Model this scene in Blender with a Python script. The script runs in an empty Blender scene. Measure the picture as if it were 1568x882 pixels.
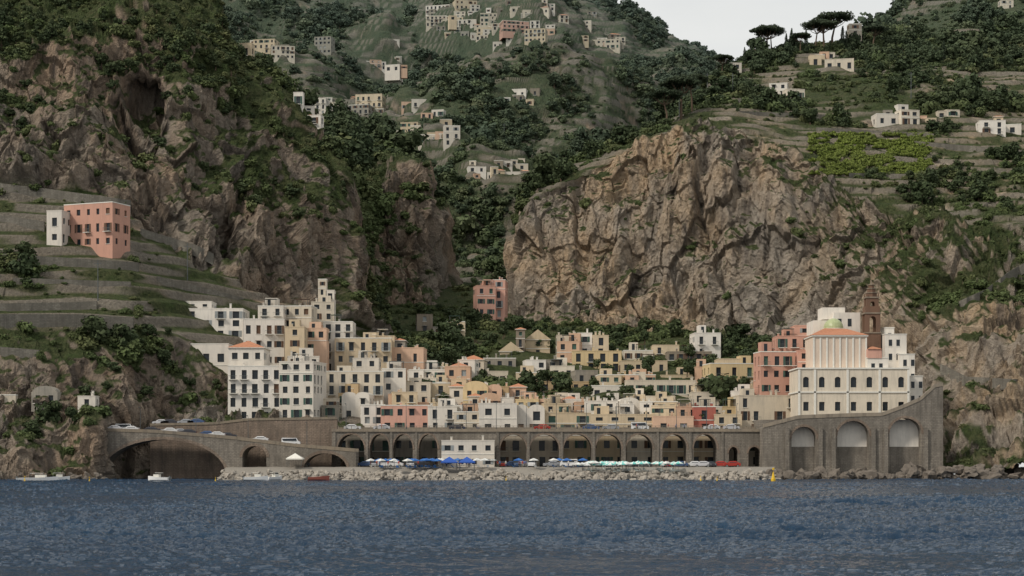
import bpy, math, random
import numpy as np
from mathutils import Vector, Matrix
random.seed(7); R=np.random.RandomState(11)
F=2613.0; H=6.0; HY=696.0
def P(px,py,d): return ((px-784)*d/F, d, H-(py-HY)*d/F)
def X(px,d): return (px-784)*d/F
def Z(py,d): return H-(py-HY)*d/F
scene=bpy.context.scene
def link(o): scene.collection.objects.link(o); return o
# ---------------------------------------------------------------- noise
perm=R.permutation(256)
G=R.normal(size=(256,3)); G/=np.linalg.norm(G,axis=1)[:,None]
def pn(p):
    i=np.floor(p).astype(np.int64); f=p-i; u=f*f*f*(f*(f*6-15)+10)
    r=0
    for dx in (0,1):
        wx=u[...,0] if dx else 1-u[...,0]; a=perm[(i[...,0]+dx)&255]
        for dy in (0,1):
            wy=u[...,1] if dy else 1-u[...,1]; b=perm[(a+i[...,1]+dy)&255]
            for dz in (0,1):
                wz=u[...,2] if dz else 1-u[...,2]; c=perm[(b+i[...,2]+dz)&255]
                g=G[c]
                r=r+wx*wy*wz*(g[...,0]*(f[...,0]-dx)+g[...,1]*(f[...,1]-dy)+g[...,2]*(f[...,2]-dz))
    return r*1.5
def fbm(p,o=4,g=.5):
    s=0;a=1
    for k in range(o): s=s+a*pn(p*(2.03**k)+17.3*k); a*=g
    return s
def ridg(p,o=3):
    s=0;a=1
    for k in range(o): s=s+a*(1-2*np.abs(pn(p*(2.1**k)+9.1*k))-.5); a*=.5
    return s
U3=R.uniform(size=(256,3)); U1=R.uniform(-1,1,size=256); G2=R.normal(size=(256,3))
def blocks(p):
    # fractured-rock facets: each cell is a tilted plane; returns height and border distance
    i=np.floor(p).astype(np.int64); b1=np.full(p.shape[:-1],9.); b2=b1.copy(); hh=np.zeros(p.shape[:-1])
    for dx in (-1,0,1):
        for dy in (-1,0,1):
            for dz in (-1,0,1):
                c=perm[(perm[(perm[(i[...,0]+dx)&255]+i[...,1]+dy)&255]+i[...,2]+dz)&255]
                v=p-(i+np.array([dx,dy,dz])+U3[c]); dd=(v*v).sum(-1); n=dd<b1
                b2=np.where(n,b1,np.minimum(b2,dd)); b1=np.where(n,dd,b1)
                hh=np.where(n,U1[c]+(v*G2[c]).sum(-1)*.5,hh)
    return hh,np.sqrt(b2)-np.sqrt(b1)
def sstep(a,b,x):
    t=np.clip((x-a)/(b-a),0,1); return t*t*(3-2*t)
# ---------------------------------------------------------------- materials
def newmat(name):
    m=bpy.data.materials.new(name); m.use_nodes=True; nt=m.node_tree; b=nt.nodes['Principled BSDF']
    b.inputs['Specular IOR Level'].default_value=.25
    return m,nt,b
def N(nt,t,**k):
    n=nt.nodes.new(t)
    for a,v in k.items(): setattr(n,a,v)
    return n
def mixc(nt,fac,a,b,bt='MIX'):
    n=N(nt,'ShaderNodeMix',data_type='RGBA',blend_type=bt)
    for s,v in ((0,fac),(6,a),(7,b)):
        if hasattr(v,'is_output'): nt.links.new(v,n.inputs[s])
        elif s==0: n.inputs[0].default_value=v
        else: n.inputs[s].default_value=(*v,1)
    return n.outputs[2]
def noise(nt,vec,scale,detail=4,rough=.55,sc=None):
    n=N(nt,'ShaderNodeTexNoise'); n.inputs['Scale'].default_value=scale; n.inputs['Detail'].default_value=detail; n.inputs['Roughness'].default_value=rough
    if sc:
        mp=N(nt,'ShaderNodeMapping'); mp.inputs['Scale'].default_value=sc; nt.links.new(vec,mp.inputs[0]); vec=mp.outputs[0]
    nt.links.new(vec,n.inputs['Vector']); return n.outputs['Fac']
def ramp(nt,v,a,b):
    n=N(nt,'ShaderNodeMapRange'); n.inputs[1].default_value=a; n.inputs[2].default_value=b; nt.links.new(v,n.inputs[0]); return n.outputs[0]
def mul(nt,a,k):
    n=N(nt,'ShaderNodeMath',operation='MULTIPLY'); nt.links.new(a,n.inputs[0]); n.inputs[1].default_value=k; return n.outputs[0]
def haze_paint(nt,col):  # aerial haze painted into the base colour, stronger with world Y
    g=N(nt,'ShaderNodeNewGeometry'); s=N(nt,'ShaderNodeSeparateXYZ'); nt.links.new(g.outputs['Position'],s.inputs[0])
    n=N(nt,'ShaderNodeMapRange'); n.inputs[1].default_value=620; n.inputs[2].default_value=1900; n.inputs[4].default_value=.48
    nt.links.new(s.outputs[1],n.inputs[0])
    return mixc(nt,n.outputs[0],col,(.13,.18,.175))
def bump(nt,b,h,st,dist):
    n=N(nt,'ShaderNodeBump'); n.inputs['Strength'].default_value=st; n.inputs['Distance'].default_value=dist
    nt.links.new(h,n.inputs['Height']); nt.links.new(n.outputs[0],b.inputs['Normal'])
def plain(name,c,rough=.7,metal=0,var=.15):
    m,nt,b=newmat(name); b.inputs['Roughness'].default_value=rough; b.inputs['Metallic'].default_value=metal
    tc=N(nt,'ShaderNodeTexCoord'); f=noise(nt,tc.outputs['Object'],1.5,5)
    nt.links.new(mixc(nt,f,[x*(1-var) for x in c],[min(1,x*(1+var)) for x in c]),b.inputs['Base Color']); return m
def terrain_mat(name,warm=1.0,dark=1.0):
    m,nt,b=newmat(name); b.inputs['Roughness'].default_value=.95; b.inputs['Specular IOR Level'].default_value=.1
    g=N(nt,'ShaderNodeNewGeometry').outputs['Position']
    A=lambda nm:(lambda a:(setattr(a,'attribute_name',nm),a.outputs['Fac'])[1])(N(nt,'ShaderNodeAttribute'))
    veg=A('veg'); cav_shade=A('cav_shade'); wl=A('wall')
    n0=ramp(nt,noise(nt,g,.018,4,.6),.45,.64)
    n1=ramp(nt,noise(nt,g,.045,5,.6,(1,1,.4)),.38,.55)
    n2=ramp(nt,noise(nt,g,.35,6,.75,(1,1,.3)),.3,.7)
    n3=ramp(nt,noise(nt,g,.16,6,.7,(1,1,.07)),.50,.63)
    n4=ramp(nt,noise(nt,g,1.1,5,.75),.3,.7)
    n5=ramp(nt,noise(nt,g,.03,5,.65,(1,1,.6)),.54,.68)
    D=lambda c:[min(.85,x*dark) for x in c]
    c=mixc(nt,n1,D((.46,.395,.325)),D((.66*warm,.465*warm,.305)))
    c=mixc(nt,n0,c,D((.48,.43,.37)))
    c=mixc(nt,mul(nt,n2,.5),c,D((.70,.60,.48)))
    c=mixc(nt,mul(nt,n5,.4),c,D((.24,.21,.185)))
    c=mixc(nt,mul(nt,n3,.75),c,D((.18,.155,.135)))
    c=mixc(nt,n4,mixc(nt,.32,c,(.13,.11,.09)),c)
    c=mixc(nt,cav_shade,c,(.08,.068,.058))  # crevice shade painted into the rock colour
    v1=ramp(nt,noise(nt,g,.10,5,.7),.38,.62); v2=ramp(nt,noise(nt,g,.9,4,.7),.35,.65)
    gr=mixc(nt,v2,(.048,.066,.028),mixc(nt,v1,(.085,.118,.042),(.14,.14,.07)))
    c=mixc(nt,veg,c,gr)
    c=mixc(nt,wl,c,mixc(nt,n4,(.15,.135,.11),(.35,.315,.26)))
    nt.links.new(haze_paint(nt,c),b.inputs['Base Color'])
    bh=N(nt,'ShaderNodeMath',operation='ADD'); nt.links.new(n2,bh.inputs[0]); nt.links.new(n4,bh.inputs[1])
    bump(nt,b,bh.outputs[0],1.0,.9)
    return m
def wall_mat(name,c,stain=.35):
    m,nt,b=newmat(name); b.inputs['Roughness'].default_value=.9
    tc=N(nt,'ShaderNodeTexCoord').outputs['Object']; oi=N(nt,'ShaderNodeObjectInfo')
    ad=N(nt,'ShaderNodeVectorMath',operation='ADD'); nt.links.new(mul(nt,oi.outputs['Random'],90),ad.inputs[0]); nt.links.new(tc,ad.inputs[1]); v=ad.outputs[0]
    n1=ramp(nt,noise(nt,v,.25,5,.6),.4,.75); n2=ramp(nt,noise(nt,v,1.2,5,.7,(1,1,.12)),.48,.8); n3=noise(nt,v,2.5,4,.6)
    tint=mixc(nt,oi.outputs['Random'],[x*y for x,y in zip(c,(.83,.78,.71))],[min(.82,c[0]*1.04),min(.8,c[1]*1.01),min(.76,c[2]*.97)])
    sc=[x*.5+.03 for x in c]
    cc=mixc(nt,mul(nt,n1,stain),tint,sc); cc=mixc(nt,mul(nt,n2,stain*1.4),cc,[x*.4 for x in c]); cc=mixc(nt,n3,mixc(nt,.9,(0,0,0),cc),cc)
    nt.links.new(haze_paint(nt,cc),b.inputs['Base Color']); bump(nt,b,n3,.3,.05); return m
def masonry(name,c1,c2):
    m,nt,b=newmat(name); b.inputs['Roughness'].default_value=.95
    tc=N(nt,'ShaderNodeTexCoord').outputs['Object']
    mp=N(nt,'ShaderNodeMapping'); mp.inputs['Rotation'].default_value=(math.radians(90),0,0); nt.links.new(tc,mp.inputs[0])
    br=N(nt,'ShaderNodeTexBrick'); br.inputs['Scale'].default_value=1.0; br.inputs['Brick Width'].default_value=.9; br.inputs['Row Height'].default_value=.4; br.inputs['Mortar Size'].default_value=.04
    br.inputs['Color1'].default_value=(*c1,1); br.inputs['Color2'].default_value=(*c2,1); br.inputs['Mortar'].default_value=(*[x*.5 for x in c1],1)
    nt.links.new(mp.outputs[0],br.inputs[0])
    n1=ramp(nt,noise(nt,tc,.2,5,.65),.35,.7); n2=ramp(nt,noise(nt,tc,.9,5,.7,(1,1,.15)),.42,.7)
    c=mixc(nt,n1,br.outputs[0],[x*.5 for x in c1]); c=mixc(nt,mul(nt,n2,.65),c,(.08,.072,.062)); nt.links.new(c,b.inputs['Base Color']); bump(nt,b,noise(nt,tc,2,5,.7),.8,.2); return m
def leafmat(name,ca,cb,cc):
    m,nt,b=newmat(name); b.inputs['Roughness'].default_value=.8; b.inputs['Specular IOR Level'].default_value=.15
    oi=N(nt,'ShaderNodeObjectInfo'); g=N(nt,'ShaderNodeNewGeometry')
    n=ramp(nt,noise(nt,g.outputs['Position'],.05,4,.6),.35,.65); n2=ramp(nt,noise(nt,g.outputs['Position'],1.1,3,.7),.35,.65)
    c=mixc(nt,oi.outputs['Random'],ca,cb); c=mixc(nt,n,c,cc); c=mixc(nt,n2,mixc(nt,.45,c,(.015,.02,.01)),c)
    nt.links.new(haze_paint(nt,c),b.inputs['Base Color']); return m
M={}
M['rockR']=terrain_mat('cliff_rock_warm',1.08,1.02); M['rockL']=terrain_mat('cliff_rock_grey',.95,.80); M['hill']=terrain_mat('hill_ground',1.0,.65)
for k,c,s in (('white',(.77,.745,.70),.32),('offwhite',(.70,.645,.55),.42),('cream',(.67,.57,.42),.38),('ochre',(.55,.42,.26),.4),('pink',(.64,.38,.31),.3),('peach',(.67,.47,.35),.3),
              ('grey',(.36,.34,.30),.6),('stonew',(.30,.26,.21),.7),('red',(.42,.14,.11),.3),('brown',(.20,.125,.09),.4),('yellow',(.67,.54,.33),.35),('blush',(.70,.59,.50),.3)):
    M[k]=wall_mat('plaster_'+k,c,s)
M['glass']=plain('window_glass',(.022,.028,.034),.15); M['shutG']=plain('shutter_green',(.05,.10,.08)); M['shutB']=plain('shutter_brown',(.12,.07,.045)); M['shutW']=plain('shutter_grey',(.26,.28,.28))
M['roof']=plain('terracotta_tiles',(.42,.19,.11),.9,0,.35); M['flat']=plain('roof_screed',(.36,.34,.31),.95,0,.25); M['trim']=plain('trim_plaster',(.68,.66,.60),.85)
M['metal']=plain('painted_metal',(.10,.11,.11),.5); M['masonry']=masonry('bridge_masonry',(.31,.275,.23),(.23,.205,.175)); M['masonryB']=masonry('brick_masonry',(.32,.245,.19),(.26,.205,.16)); M['drywall']=masonry('dry_stone',(.27,.25,.21),(.18,.165,.14))
M['asphalt']=plain('asphalt',(.06,.06,.06),.95); M['sand']=plain('beach_pebbles',(.24,.22,.19),.95,0,.25); M['boulder']=plain('boulder_stone',(.31,.28,.24),.95,0,.5); M['boulderD']=plain('shore_rock_stone',(.14,.12,.10),.95,0,.5)
M['dome']=plain('majolica_green',(.36,.40,.22),.35,0,.3)
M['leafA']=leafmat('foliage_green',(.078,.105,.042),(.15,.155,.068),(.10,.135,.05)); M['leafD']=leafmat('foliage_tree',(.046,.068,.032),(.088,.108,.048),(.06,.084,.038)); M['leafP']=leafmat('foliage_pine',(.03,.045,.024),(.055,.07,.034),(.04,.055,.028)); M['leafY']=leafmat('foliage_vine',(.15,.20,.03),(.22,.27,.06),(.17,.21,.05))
M['bark']=plain('bark',(.12,.085,.06),.95); M['white_paint']=plain('white_gelcoat',(.75,.75,.74),.3,0,.04)
# ---------------------------------------------------------------- mesh helpers
def npmesh(name,V,Q,mat,attrs={},smooth=False):
    me=bpy.data.meshes.new(name); n=len(V); q=len(Q)
    me.vertices.add(n); me.vertices.foreach_set('co',V.astype(np.float32).ravel())
    me.loops.add(q*4); me.loops.foreach_set('vertex_index',Q.astype(np.int32).ravel())
    me.polygons.add(q); me.polygons.foreach_set('loop_start',np.arange(q,dtype=np.int32)*4)
    me.polygons.foreach_set('loop_total',np.full(q,4,dtype=np.int32))
    me.update(calc_edges=True)
    for k,a in attrs.items():
        at=me.attributes.new(k,'FLOAT','POINT'); at.data.foreach_set('value',a.astype(np.float32).ravel())
    me.polygons.foreach_set('use_smooth',np.full(q,bool(smooth)))
    me.materials.append(mat); me.update(); return me
def gridq(r,c):
    a=(np.arange(r-1)[:,None]*c+np.arange(c-1)[None,:]).ravel(); return np.stack([a,a+1,a+c+1,a+c],1)
class MB:
    def __init__(s): s.v=[];s.f=[];s.m=[]
    def poly(s,pts,mi):
        b=len(s.v); s.v+= [tuple(p) for p in pts]; s.f.append(tuple(range(b,b+len(pts)))); s.m.append(mi)
    def box(s,x0,x1,y0,y1,z0,z1,mi,top=None):
        b=len(s.v); s.v+=[(x0,y0,z0),(x1,y0,z0),(x1,y1,z0),(x0,y1,z0),(x0,y0,z1),(x1,y0,z1),(x1,y1,z1),(x0,y1,z1)]
        for i,q in enumerate(((0,3,2,1),(4,5,6,7),(0,1,5,4),(1,2,6,5),(2,3,7,6),(3,0,4,7))):
            s.f.append(tuple(b+k for k in q)); s.m.append(top if (top is not None and i==1) else mi)
    def cyl(s,p0,p1,r0,r1,n,mi,cap=True):
        p0=Vector(p0);p1=Vector(p1); d=(p1-p0).normalized(); a=d.orthogonal().normalized(); c=d.cross(a); b=len(s.v)
        for p,r in ((p0,r0),(p1,r1)):
            for i in range(n):
                t=2*math.pi*i/n; s.v.append(tuple(p+a*(r*math.cos(t))+c*(r*math.sin(t))))
        for i in range(n): s.f.append((b+i,b+(i+1)%n,b+n+(i+1)%n,b+n+i)); s.m.append(mi)
        if cap: s.f.append(tuple(b+n+i for i in range(n))); s.m.append(mi)
    def dome(s,cx,cy,cz,r,hz,mi,n=20,k=7):
        for j in range(k):
            a0=math.pi/2*j/k;a1=math.pi/2*(j+1)/k
            for i in range(n):
                t0=2*math.pi*i/n;t1=2*math.pi*(i+1)/n
                pt=lambda a,t:(cx+r*math.cos(a)*math.cos(t),cy+r*math.cos(a)*math.sin(t),cz+hz*math.sin(a))
                s.poly([pt(a0,t0),pt(a0,t1),pt(a1,t1),pt(a1,t0)] if j<k-1 else [pt(a0,t0),pt(a0,t1),(cx,cy,cz+hz)],mi)
    def leaves(s,C,rad,n,size,mi):
        d=R.normal(size=(n,3)); d/=np.linalg.norm(d,axis=1)[:,None]
        rr=R.uniform(.55,1.08,size=(n,1)); p=np.array(C)+d*rr*np.array(rad)
        nr=d+R.normal(size=(n,3))*.5; a=np.cross(nr,R.normal(size=(n,3))); a/=np.linalg.norm(a,axis=1)[:,None]+1e-9; b=np.cross(nr,a); b/=np.linalg.norm(b,axis=1)[:,None]+1e-9
        sz=size*R.uniform(.6,1.4,size=(n,1))
        base=len(s.v)
        q=np.stack([p-a*sz-b*sz*.6,p+a*sz*.7-b*sz*.7,p+a*sz+b*sz*.6,p-a*sz*.6+b*sz*.8],1).reshape(-1,3)
        s.v+=[tuple(x) for x in q]; s.f+=[(base+4*i,base+4*i+1,base+4*i+2,base+4*i+3) for i in range(n)]; s.m+=[mi]*n
    def mesh(s,name,mats):
        me=bpy.data.meshes.new(name); me.from_pydata(s.v,[],s.f)
        for m in mats: me.materials.append(M[m] if isinstance(m,str) else m)
        me.polygons.foreach_set('material_index',s.m); me.update(); return me
    def obj(s,name,mats,loc=(0,0,0),rz=0):
        o=bpy.data.objects.new(name,s.mesh(name,mats)); o.location=loc; o.rotation_euler=(0,0,rz); return link(o)
def inst(name,me,loc,rz=0,sc=1):
    o=bpy.data.objects.new(name,me); o.location=loc; o.rotation_euler=(0,0,rz)
    o.scale=(sc,sc,sc) if not isinstance(sc,tuple) else sc; return link(o)
# ---------------------------------------------------------------- terrain
SH=[]
def norms(A):
    du=np.gradient(A,axis=1); dv=np.gradient(A,axis=0); n=np.cross(du,dv); n/=np.linalg.norm(n,axis=2)[...,None]+1e-9; return n
def blur(a,k):
    for _ in range(k):
        a=a.copy(); a[1:-1]=(a[:-2]+2*a[1:-1]+a[2:])/4; a[:,1:-1]=(a[:,:-2]+2*a[:,1:-1]+a[:,2:])/4
    return a
def sheet(name,cols,lines,rows,rock,vb,terr,mat,amps=(8,3.5,1.4,.5),tstep=4.0,low=0,dents=(),dens=.06,size=1.6,blk=2.4,rockdens=.02,rel=(9,1.6),green=((0,0),(1,0)),gline=(0,99)):
    cols=np.array(cols,float); L=[]
    for ln in lines:
        ln=np.array(ln,float); L.append(np.stack([cols,np.interp(cols,ln[:,0],ln[:,1]),np.interp(cols,ln[:,0],ln[:,2])],1))
    pts=[];rk=[];bs=[];te=[];gl_=[]
    for i in range(len(L)-1):
        n=rows[i]; last=(i==len(L)-2)
        W=[np.stack(P(l[:,0],l[:,1],l[:,2]),1) for l in (L[i],L[i+1])]
        for k in range(n+(1 if last else 0)):
            t=k/n; pts.append(W[0]*(1-t)+W[1]*t); rk.append(rock[i]*(1-t)+rock[i+1]*t); bs.append(vb[i]*(1-t)+vb[i+1]*t); te.append(terr[i] ); gl_.append(float(gline[0]<=i+t<=gline[1]))
    A=np.array(pts); one=np.ones(len(cols)); rk=np.array(rk)[:,None]*one; bs=np.array(bs)[:,None]*one; te=np.array(te,float)[:,None]*one
    gr=np.array(green,float); gx=blur(np.array(gl_)[:,None]*np.interp(cols,gr[:,0],gr[:,1])[None,:],8)
    te=blur(te,6)
    B=A.copy()
    for ax in range(3): B[...,ax]=blur(A[...,ax],14)
    A=B
    n0=norms(A); 
    if n0[...,1].mean()>0: n0=-n0
    if low: 
        lo=fbm(A/260.,3)
        A=A+n0*(lo*low*(1-sstep(.8,1,np.linspace(0,1,len(A))))[:,None])[...,None]
    overhang_shade=np.zeros(A.shape[:2])
    for (px,py,rx,ry,amt) in dents:
        u=784+A[...,0]*F/A[...,1]; v=HY-(A[...,2]-H)*F/A[...,1]
        ang=fbm(A/8.,2)*.4
        w=np.exp(-((((u-px)/rx)**2+((v-py)/ry)**2)*(1+ang))**2)
        A=A+np.stack([0*w,w*amt,0*w],2)
        overhang_shade=np.maximum(overhang_shade,w*(amt>15)*sstep(py+ry*.2,py-ry*.7,v)*.8)  # painted shade under the overhang of deep dents
    warp=np.stack([fbm(A/30.,2),fbm(A/30.+40,2),fbm(A/30.+80,2)],2)*4
    Q=A+warp
    r1=fbm(Q*np.array([1/40.,1/40.,1/90.]),3)
    r2=ridg(Q*np.array([1/16.,1/16.,1/60.])+5,3)
    r3=fbm(Q*np.array([1/5.,1/5.,1/12.])+9,3)
    r4=fbm(Q/1.7+3,2)
    if blk:
        sk=A+warp*.3; sk[...,2]=sk[...,2]+.15*sk[...,0]
        h1,e1=blocks(sk*np.array([1/11.,1/11.,1/42.])); h2,e2=blocks(sk*np.array([1/3.8,1/3.8,1/12.])+31); h3,e3=blocks(sk*np.array([1/1.9,1/1.9,1/4.2])+71)
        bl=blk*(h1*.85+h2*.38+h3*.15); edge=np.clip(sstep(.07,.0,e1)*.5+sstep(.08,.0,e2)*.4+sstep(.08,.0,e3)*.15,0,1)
    else: bl=0; edge=0
    veg_d=fbm(A/22.,4)*2.2
    d=rk*(r1*amps[0]+r2*amps[1]+r3*amps[2]+r4*amps[3]+bl)+(1-rk)*veg_d
    if tstep:
        patch=sstep(-.40,-.12,fbm(A/90.+33,3)); tp=te*patch
        d=d*(1-tp)+tp*(fbm(A/70.+11,3)*rel[0]+fbm(A/24.+3,2)*rel[1])
    A=A+n0*d[...,None]
    if tstep:
        z=A[...,2]+fbm(A*np.array([1/60.,1/60.,1/200.]),2)*3; fr=z/tstep; fl=np.floor(fr); ff=fr-fl
        A[...,2]+=tp*.6*((fl+sstep(.6,1,ff)-fr)*tstep)
        wallm=tp*sstep(.64,.76,ff)*sstep(-.25,.1,fbm(A*np.array([1/22.,1/22.,1/6.])+50,2)+.05)*.85
    else: wallm=np.zeros(A.shape[:2]); patch=wallm; tp=wallm
    n1=norms(A)
    if n1[...,2].mean()<0: n1=-n1
    nz=blur(n1[...,2],2)
    nn=fbm(A/13.+60,4); val=nz+.28*nn+bs+gx*(.25+.5*np.clip(fbm(A/40.+21,3)+.3,0,1))
    val=np.where(tp>.5,.80+.4*nn,val)
    veg=sstep(.50,.68,val)*(1-wallm)
    cav_shade=np.clip(sstep(.2,.8,-r2*.8-r3*.7)*.4+edge*.6+overhang_shade,0,.85)*rk*(1-tp)  # dark cracks plus painted shade for crevices and the cave overhang
    me=npmesh(name,A.reshape(-1,3),gridq(*A.shape[:2]),mat,{'veg':veg,'cav_shade':cav_shade,'wall':wallm},smooth=False)
    link(bpy.data.objects.new(name,me))
    c=(A[:-1,:-1]+A[1:,1:])/2; ar=np.linalg.norm(np.cross(A[1:,:-1]-A[:-1,:-1],A[:-1,1:]-A[:-1,:-1]),axis=2)
    rv=lambda a:(a*np.ones(A.shape[:2]))[:-1,:-1].ravel()
    SH.append(dict(name=name,c=c.reshape(-1,3),a=ar.ravel(),veg=rv(veg),te=rv(tp),wall=rv(wallm),dens=dens,size=size,rk=rv(rk),rd=rockdens,gx=rv(gx)))
def cols(a,b,s=1.5,ext0=0,ext1=0):
    c=list(np.arange(a,b,s)); 
    return sorted(set(([a-ext0*(i+1)/20 for i in range(20)] if ext0 else [])+c+([b+ext1*(i)/20 for i in range(21)] if ext1 else [b])))
sky1=[(-400,-400,1900),(200,-260,2000),(600,-150,2000),(800,-90,1950),(900,-36,1900),(945,0,1900),(1000,36,1850),(1050,64,1800),(1075,80,1800),(1110,98,1800),(1200,150,1750),(1300,200,1700)]
sheet('mountain',cols(250,1200,1.8,600,0),[
 [(-400,600,640),(1300,600,640)],
 [(-400,480,720),(400,470,760),(640,450,760),(720,470,720),(800,440,770),(1300,400,800)],
 [(-400,200,1100),(400,210,1080),(560,240,1050),(660,300,950),(760,300,950),(860,240,1020),(1300,200,1100)],
 [(-400,20,1400),(400,80,1350),(600,80,1400),(850,50,1500),(1000,110,1450),(1300,190,1500)],
 sky1,[(a,b+150,c+250) for a,b,c in sky1]],[20,300,300,200,12],[.25,.2,.12,.2,.1,.1],[.3,.4,.4,.4,.3,.1],[0,1,1,.75,0,0],M['hill'],(14,9,3,1),6.5,low=55,dens=.05,size=2.2,blk=0,rel=(22,4))
sky5=[(1150,190,1250),(1250,125,1280),(1320,52,1300),(1345,25,1300),(1370,6,1300),(1400,-14,1300),(1568,-90,1300),(2000,-250,1300)]
sheet('hill',cols(1180,1620,2.2,0,350),[[(1150,260,850),(2000,260,850)],[(1150,200,1050),(1320,110,1080),(1568,80,1080),(2000,0,1080)],sky5,[(a,b+150,c+200) for a,b,c in sky5]],[60,140,10],[.1,.1,.1,.1],[.4,.4,.4,.2],[1,1,0],M['hill'],(6,4,2,.5),5.5,low=0,dens=.06,size=2.2,blk=0,rel=(8,2))
skm=[(440,190,760),(520,188,760),(560,198,760),(600,212,750),(640,246,745),(660,286,740),(675,352,730),(684,450,720),(700,545,690)]
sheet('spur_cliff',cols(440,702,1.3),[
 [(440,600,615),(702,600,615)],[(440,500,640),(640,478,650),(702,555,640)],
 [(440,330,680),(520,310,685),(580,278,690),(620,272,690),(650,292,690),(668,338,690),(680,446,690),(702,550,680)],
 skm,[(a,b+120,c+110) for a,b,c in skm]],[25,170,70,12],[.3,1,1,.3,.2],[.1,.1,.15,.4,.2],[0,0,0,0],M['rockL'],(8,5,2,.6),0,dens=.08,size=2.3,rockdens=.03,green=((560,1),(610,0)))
s6=[(-400,-260,700),(0,-170,690),(250,-70,650),(318,-20,630),(335,10,620),(350,55,615),(400,98,610),(450,148,600),(500,238,590),(522,325,585),(548,415,580),(600,505,580),(660,590,560)]
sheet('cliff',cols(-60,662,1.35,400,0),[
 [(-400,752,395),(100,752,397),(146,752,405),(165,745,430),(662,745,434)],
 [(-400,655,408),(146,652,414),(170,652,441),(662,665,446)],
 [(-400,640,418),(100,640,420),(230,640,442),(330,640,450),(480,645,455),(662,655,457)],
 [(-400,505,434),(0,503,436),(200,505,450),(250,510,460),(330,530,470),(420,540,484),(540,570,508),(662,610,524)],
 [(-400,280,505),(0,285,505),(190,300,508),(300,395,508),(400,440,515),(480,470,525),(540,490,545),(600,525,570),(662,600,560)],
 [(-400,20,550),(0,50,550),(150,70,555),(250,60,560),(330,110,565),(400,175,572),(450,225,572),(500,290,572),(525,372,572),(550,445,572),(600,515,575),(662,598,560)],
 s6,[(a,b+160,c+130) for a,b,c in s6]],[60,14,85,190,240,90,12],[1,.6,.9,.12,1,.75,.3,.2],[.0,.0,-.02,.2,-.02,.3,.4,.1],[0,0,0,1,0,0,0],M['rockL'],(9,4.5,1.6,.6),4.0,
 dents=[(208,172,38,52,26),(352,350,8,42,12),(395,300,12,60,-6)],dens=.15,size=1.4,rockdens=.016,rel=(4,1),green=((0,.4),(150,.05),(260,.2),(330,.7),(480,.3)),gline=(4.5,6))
r4=[(740,530,660),(776,500,665),(786,372,672),(800,312,680),(830,276,690),(880,246,700),(950,214,710),(1000,186,720),(1045,160,740),(1075,128,760),(1110,110,790),(1150,90,810),(1200,74,820),(1250,66,830),(1300,62,830),(1400,52,840),(1568,34,850),(2000,-40,850)]
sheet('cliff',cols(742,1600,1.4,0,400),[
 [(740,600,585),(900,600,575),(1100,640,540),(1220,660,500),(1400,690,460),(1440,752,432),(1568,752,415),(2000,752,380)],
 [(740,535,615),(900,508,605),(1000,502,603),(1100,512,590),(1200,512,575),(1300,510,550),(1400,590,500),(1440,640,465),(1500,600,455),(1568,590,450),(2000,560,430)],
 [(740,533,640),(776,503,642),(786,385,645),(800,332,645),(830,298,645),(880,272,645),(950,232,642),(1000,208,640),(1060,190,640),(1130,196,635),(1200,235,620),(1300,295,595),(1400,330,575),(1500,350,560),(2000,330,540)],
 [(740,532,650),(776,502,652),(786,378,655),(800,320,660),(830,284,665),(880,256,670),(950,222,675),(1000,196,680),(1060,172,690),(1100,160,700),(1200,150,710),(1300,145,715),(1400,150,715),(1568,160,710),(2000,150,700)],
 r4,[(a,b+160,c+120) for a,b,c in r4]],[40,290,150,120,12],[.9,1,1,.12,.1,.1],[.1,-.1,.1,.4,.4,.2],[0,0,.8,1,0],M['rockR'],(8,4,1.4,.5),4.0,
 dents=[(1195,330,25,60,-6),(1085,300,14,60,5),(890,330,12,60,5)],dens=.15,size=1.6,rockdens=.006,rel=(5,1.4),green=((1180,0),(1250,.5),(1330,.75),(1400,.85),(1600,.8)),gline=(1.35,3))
gl=[(750,441),(668,442),(640,452),(600,476),(560,516),(520,566),(480,626),(430,700)]
sheet('ground',cols(470,1260,5),[[(470,y+6,d),(900,y+6,d),(1260,y+6,d)] for y,d in gl],[6]*7,[.0]*8,[-.6,-.6,-.6,-.2,.1,.3,.3,.3],[0]*7,M['hill'],(0,0,0,0),0,dens=.05,size=1.4,blk=0,rockdens=0)
ALL=np.concatenate([s['c'] for s in SH]); APX=784+ALL[:,0]*F/ALL[:,1]; APY=HY-(ALL[:,2]-H)*F/ALL[:,1]
def hit(px,py,r=2.5):
    m=(np.abs(APX-px)<r)&(np.abs(APY-py)<r)
    return float(np.percentile(ALL[m,1][ALL[m,1]<ALL[m,1].min()+25],35)) if m.any() else 1000.
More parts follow.
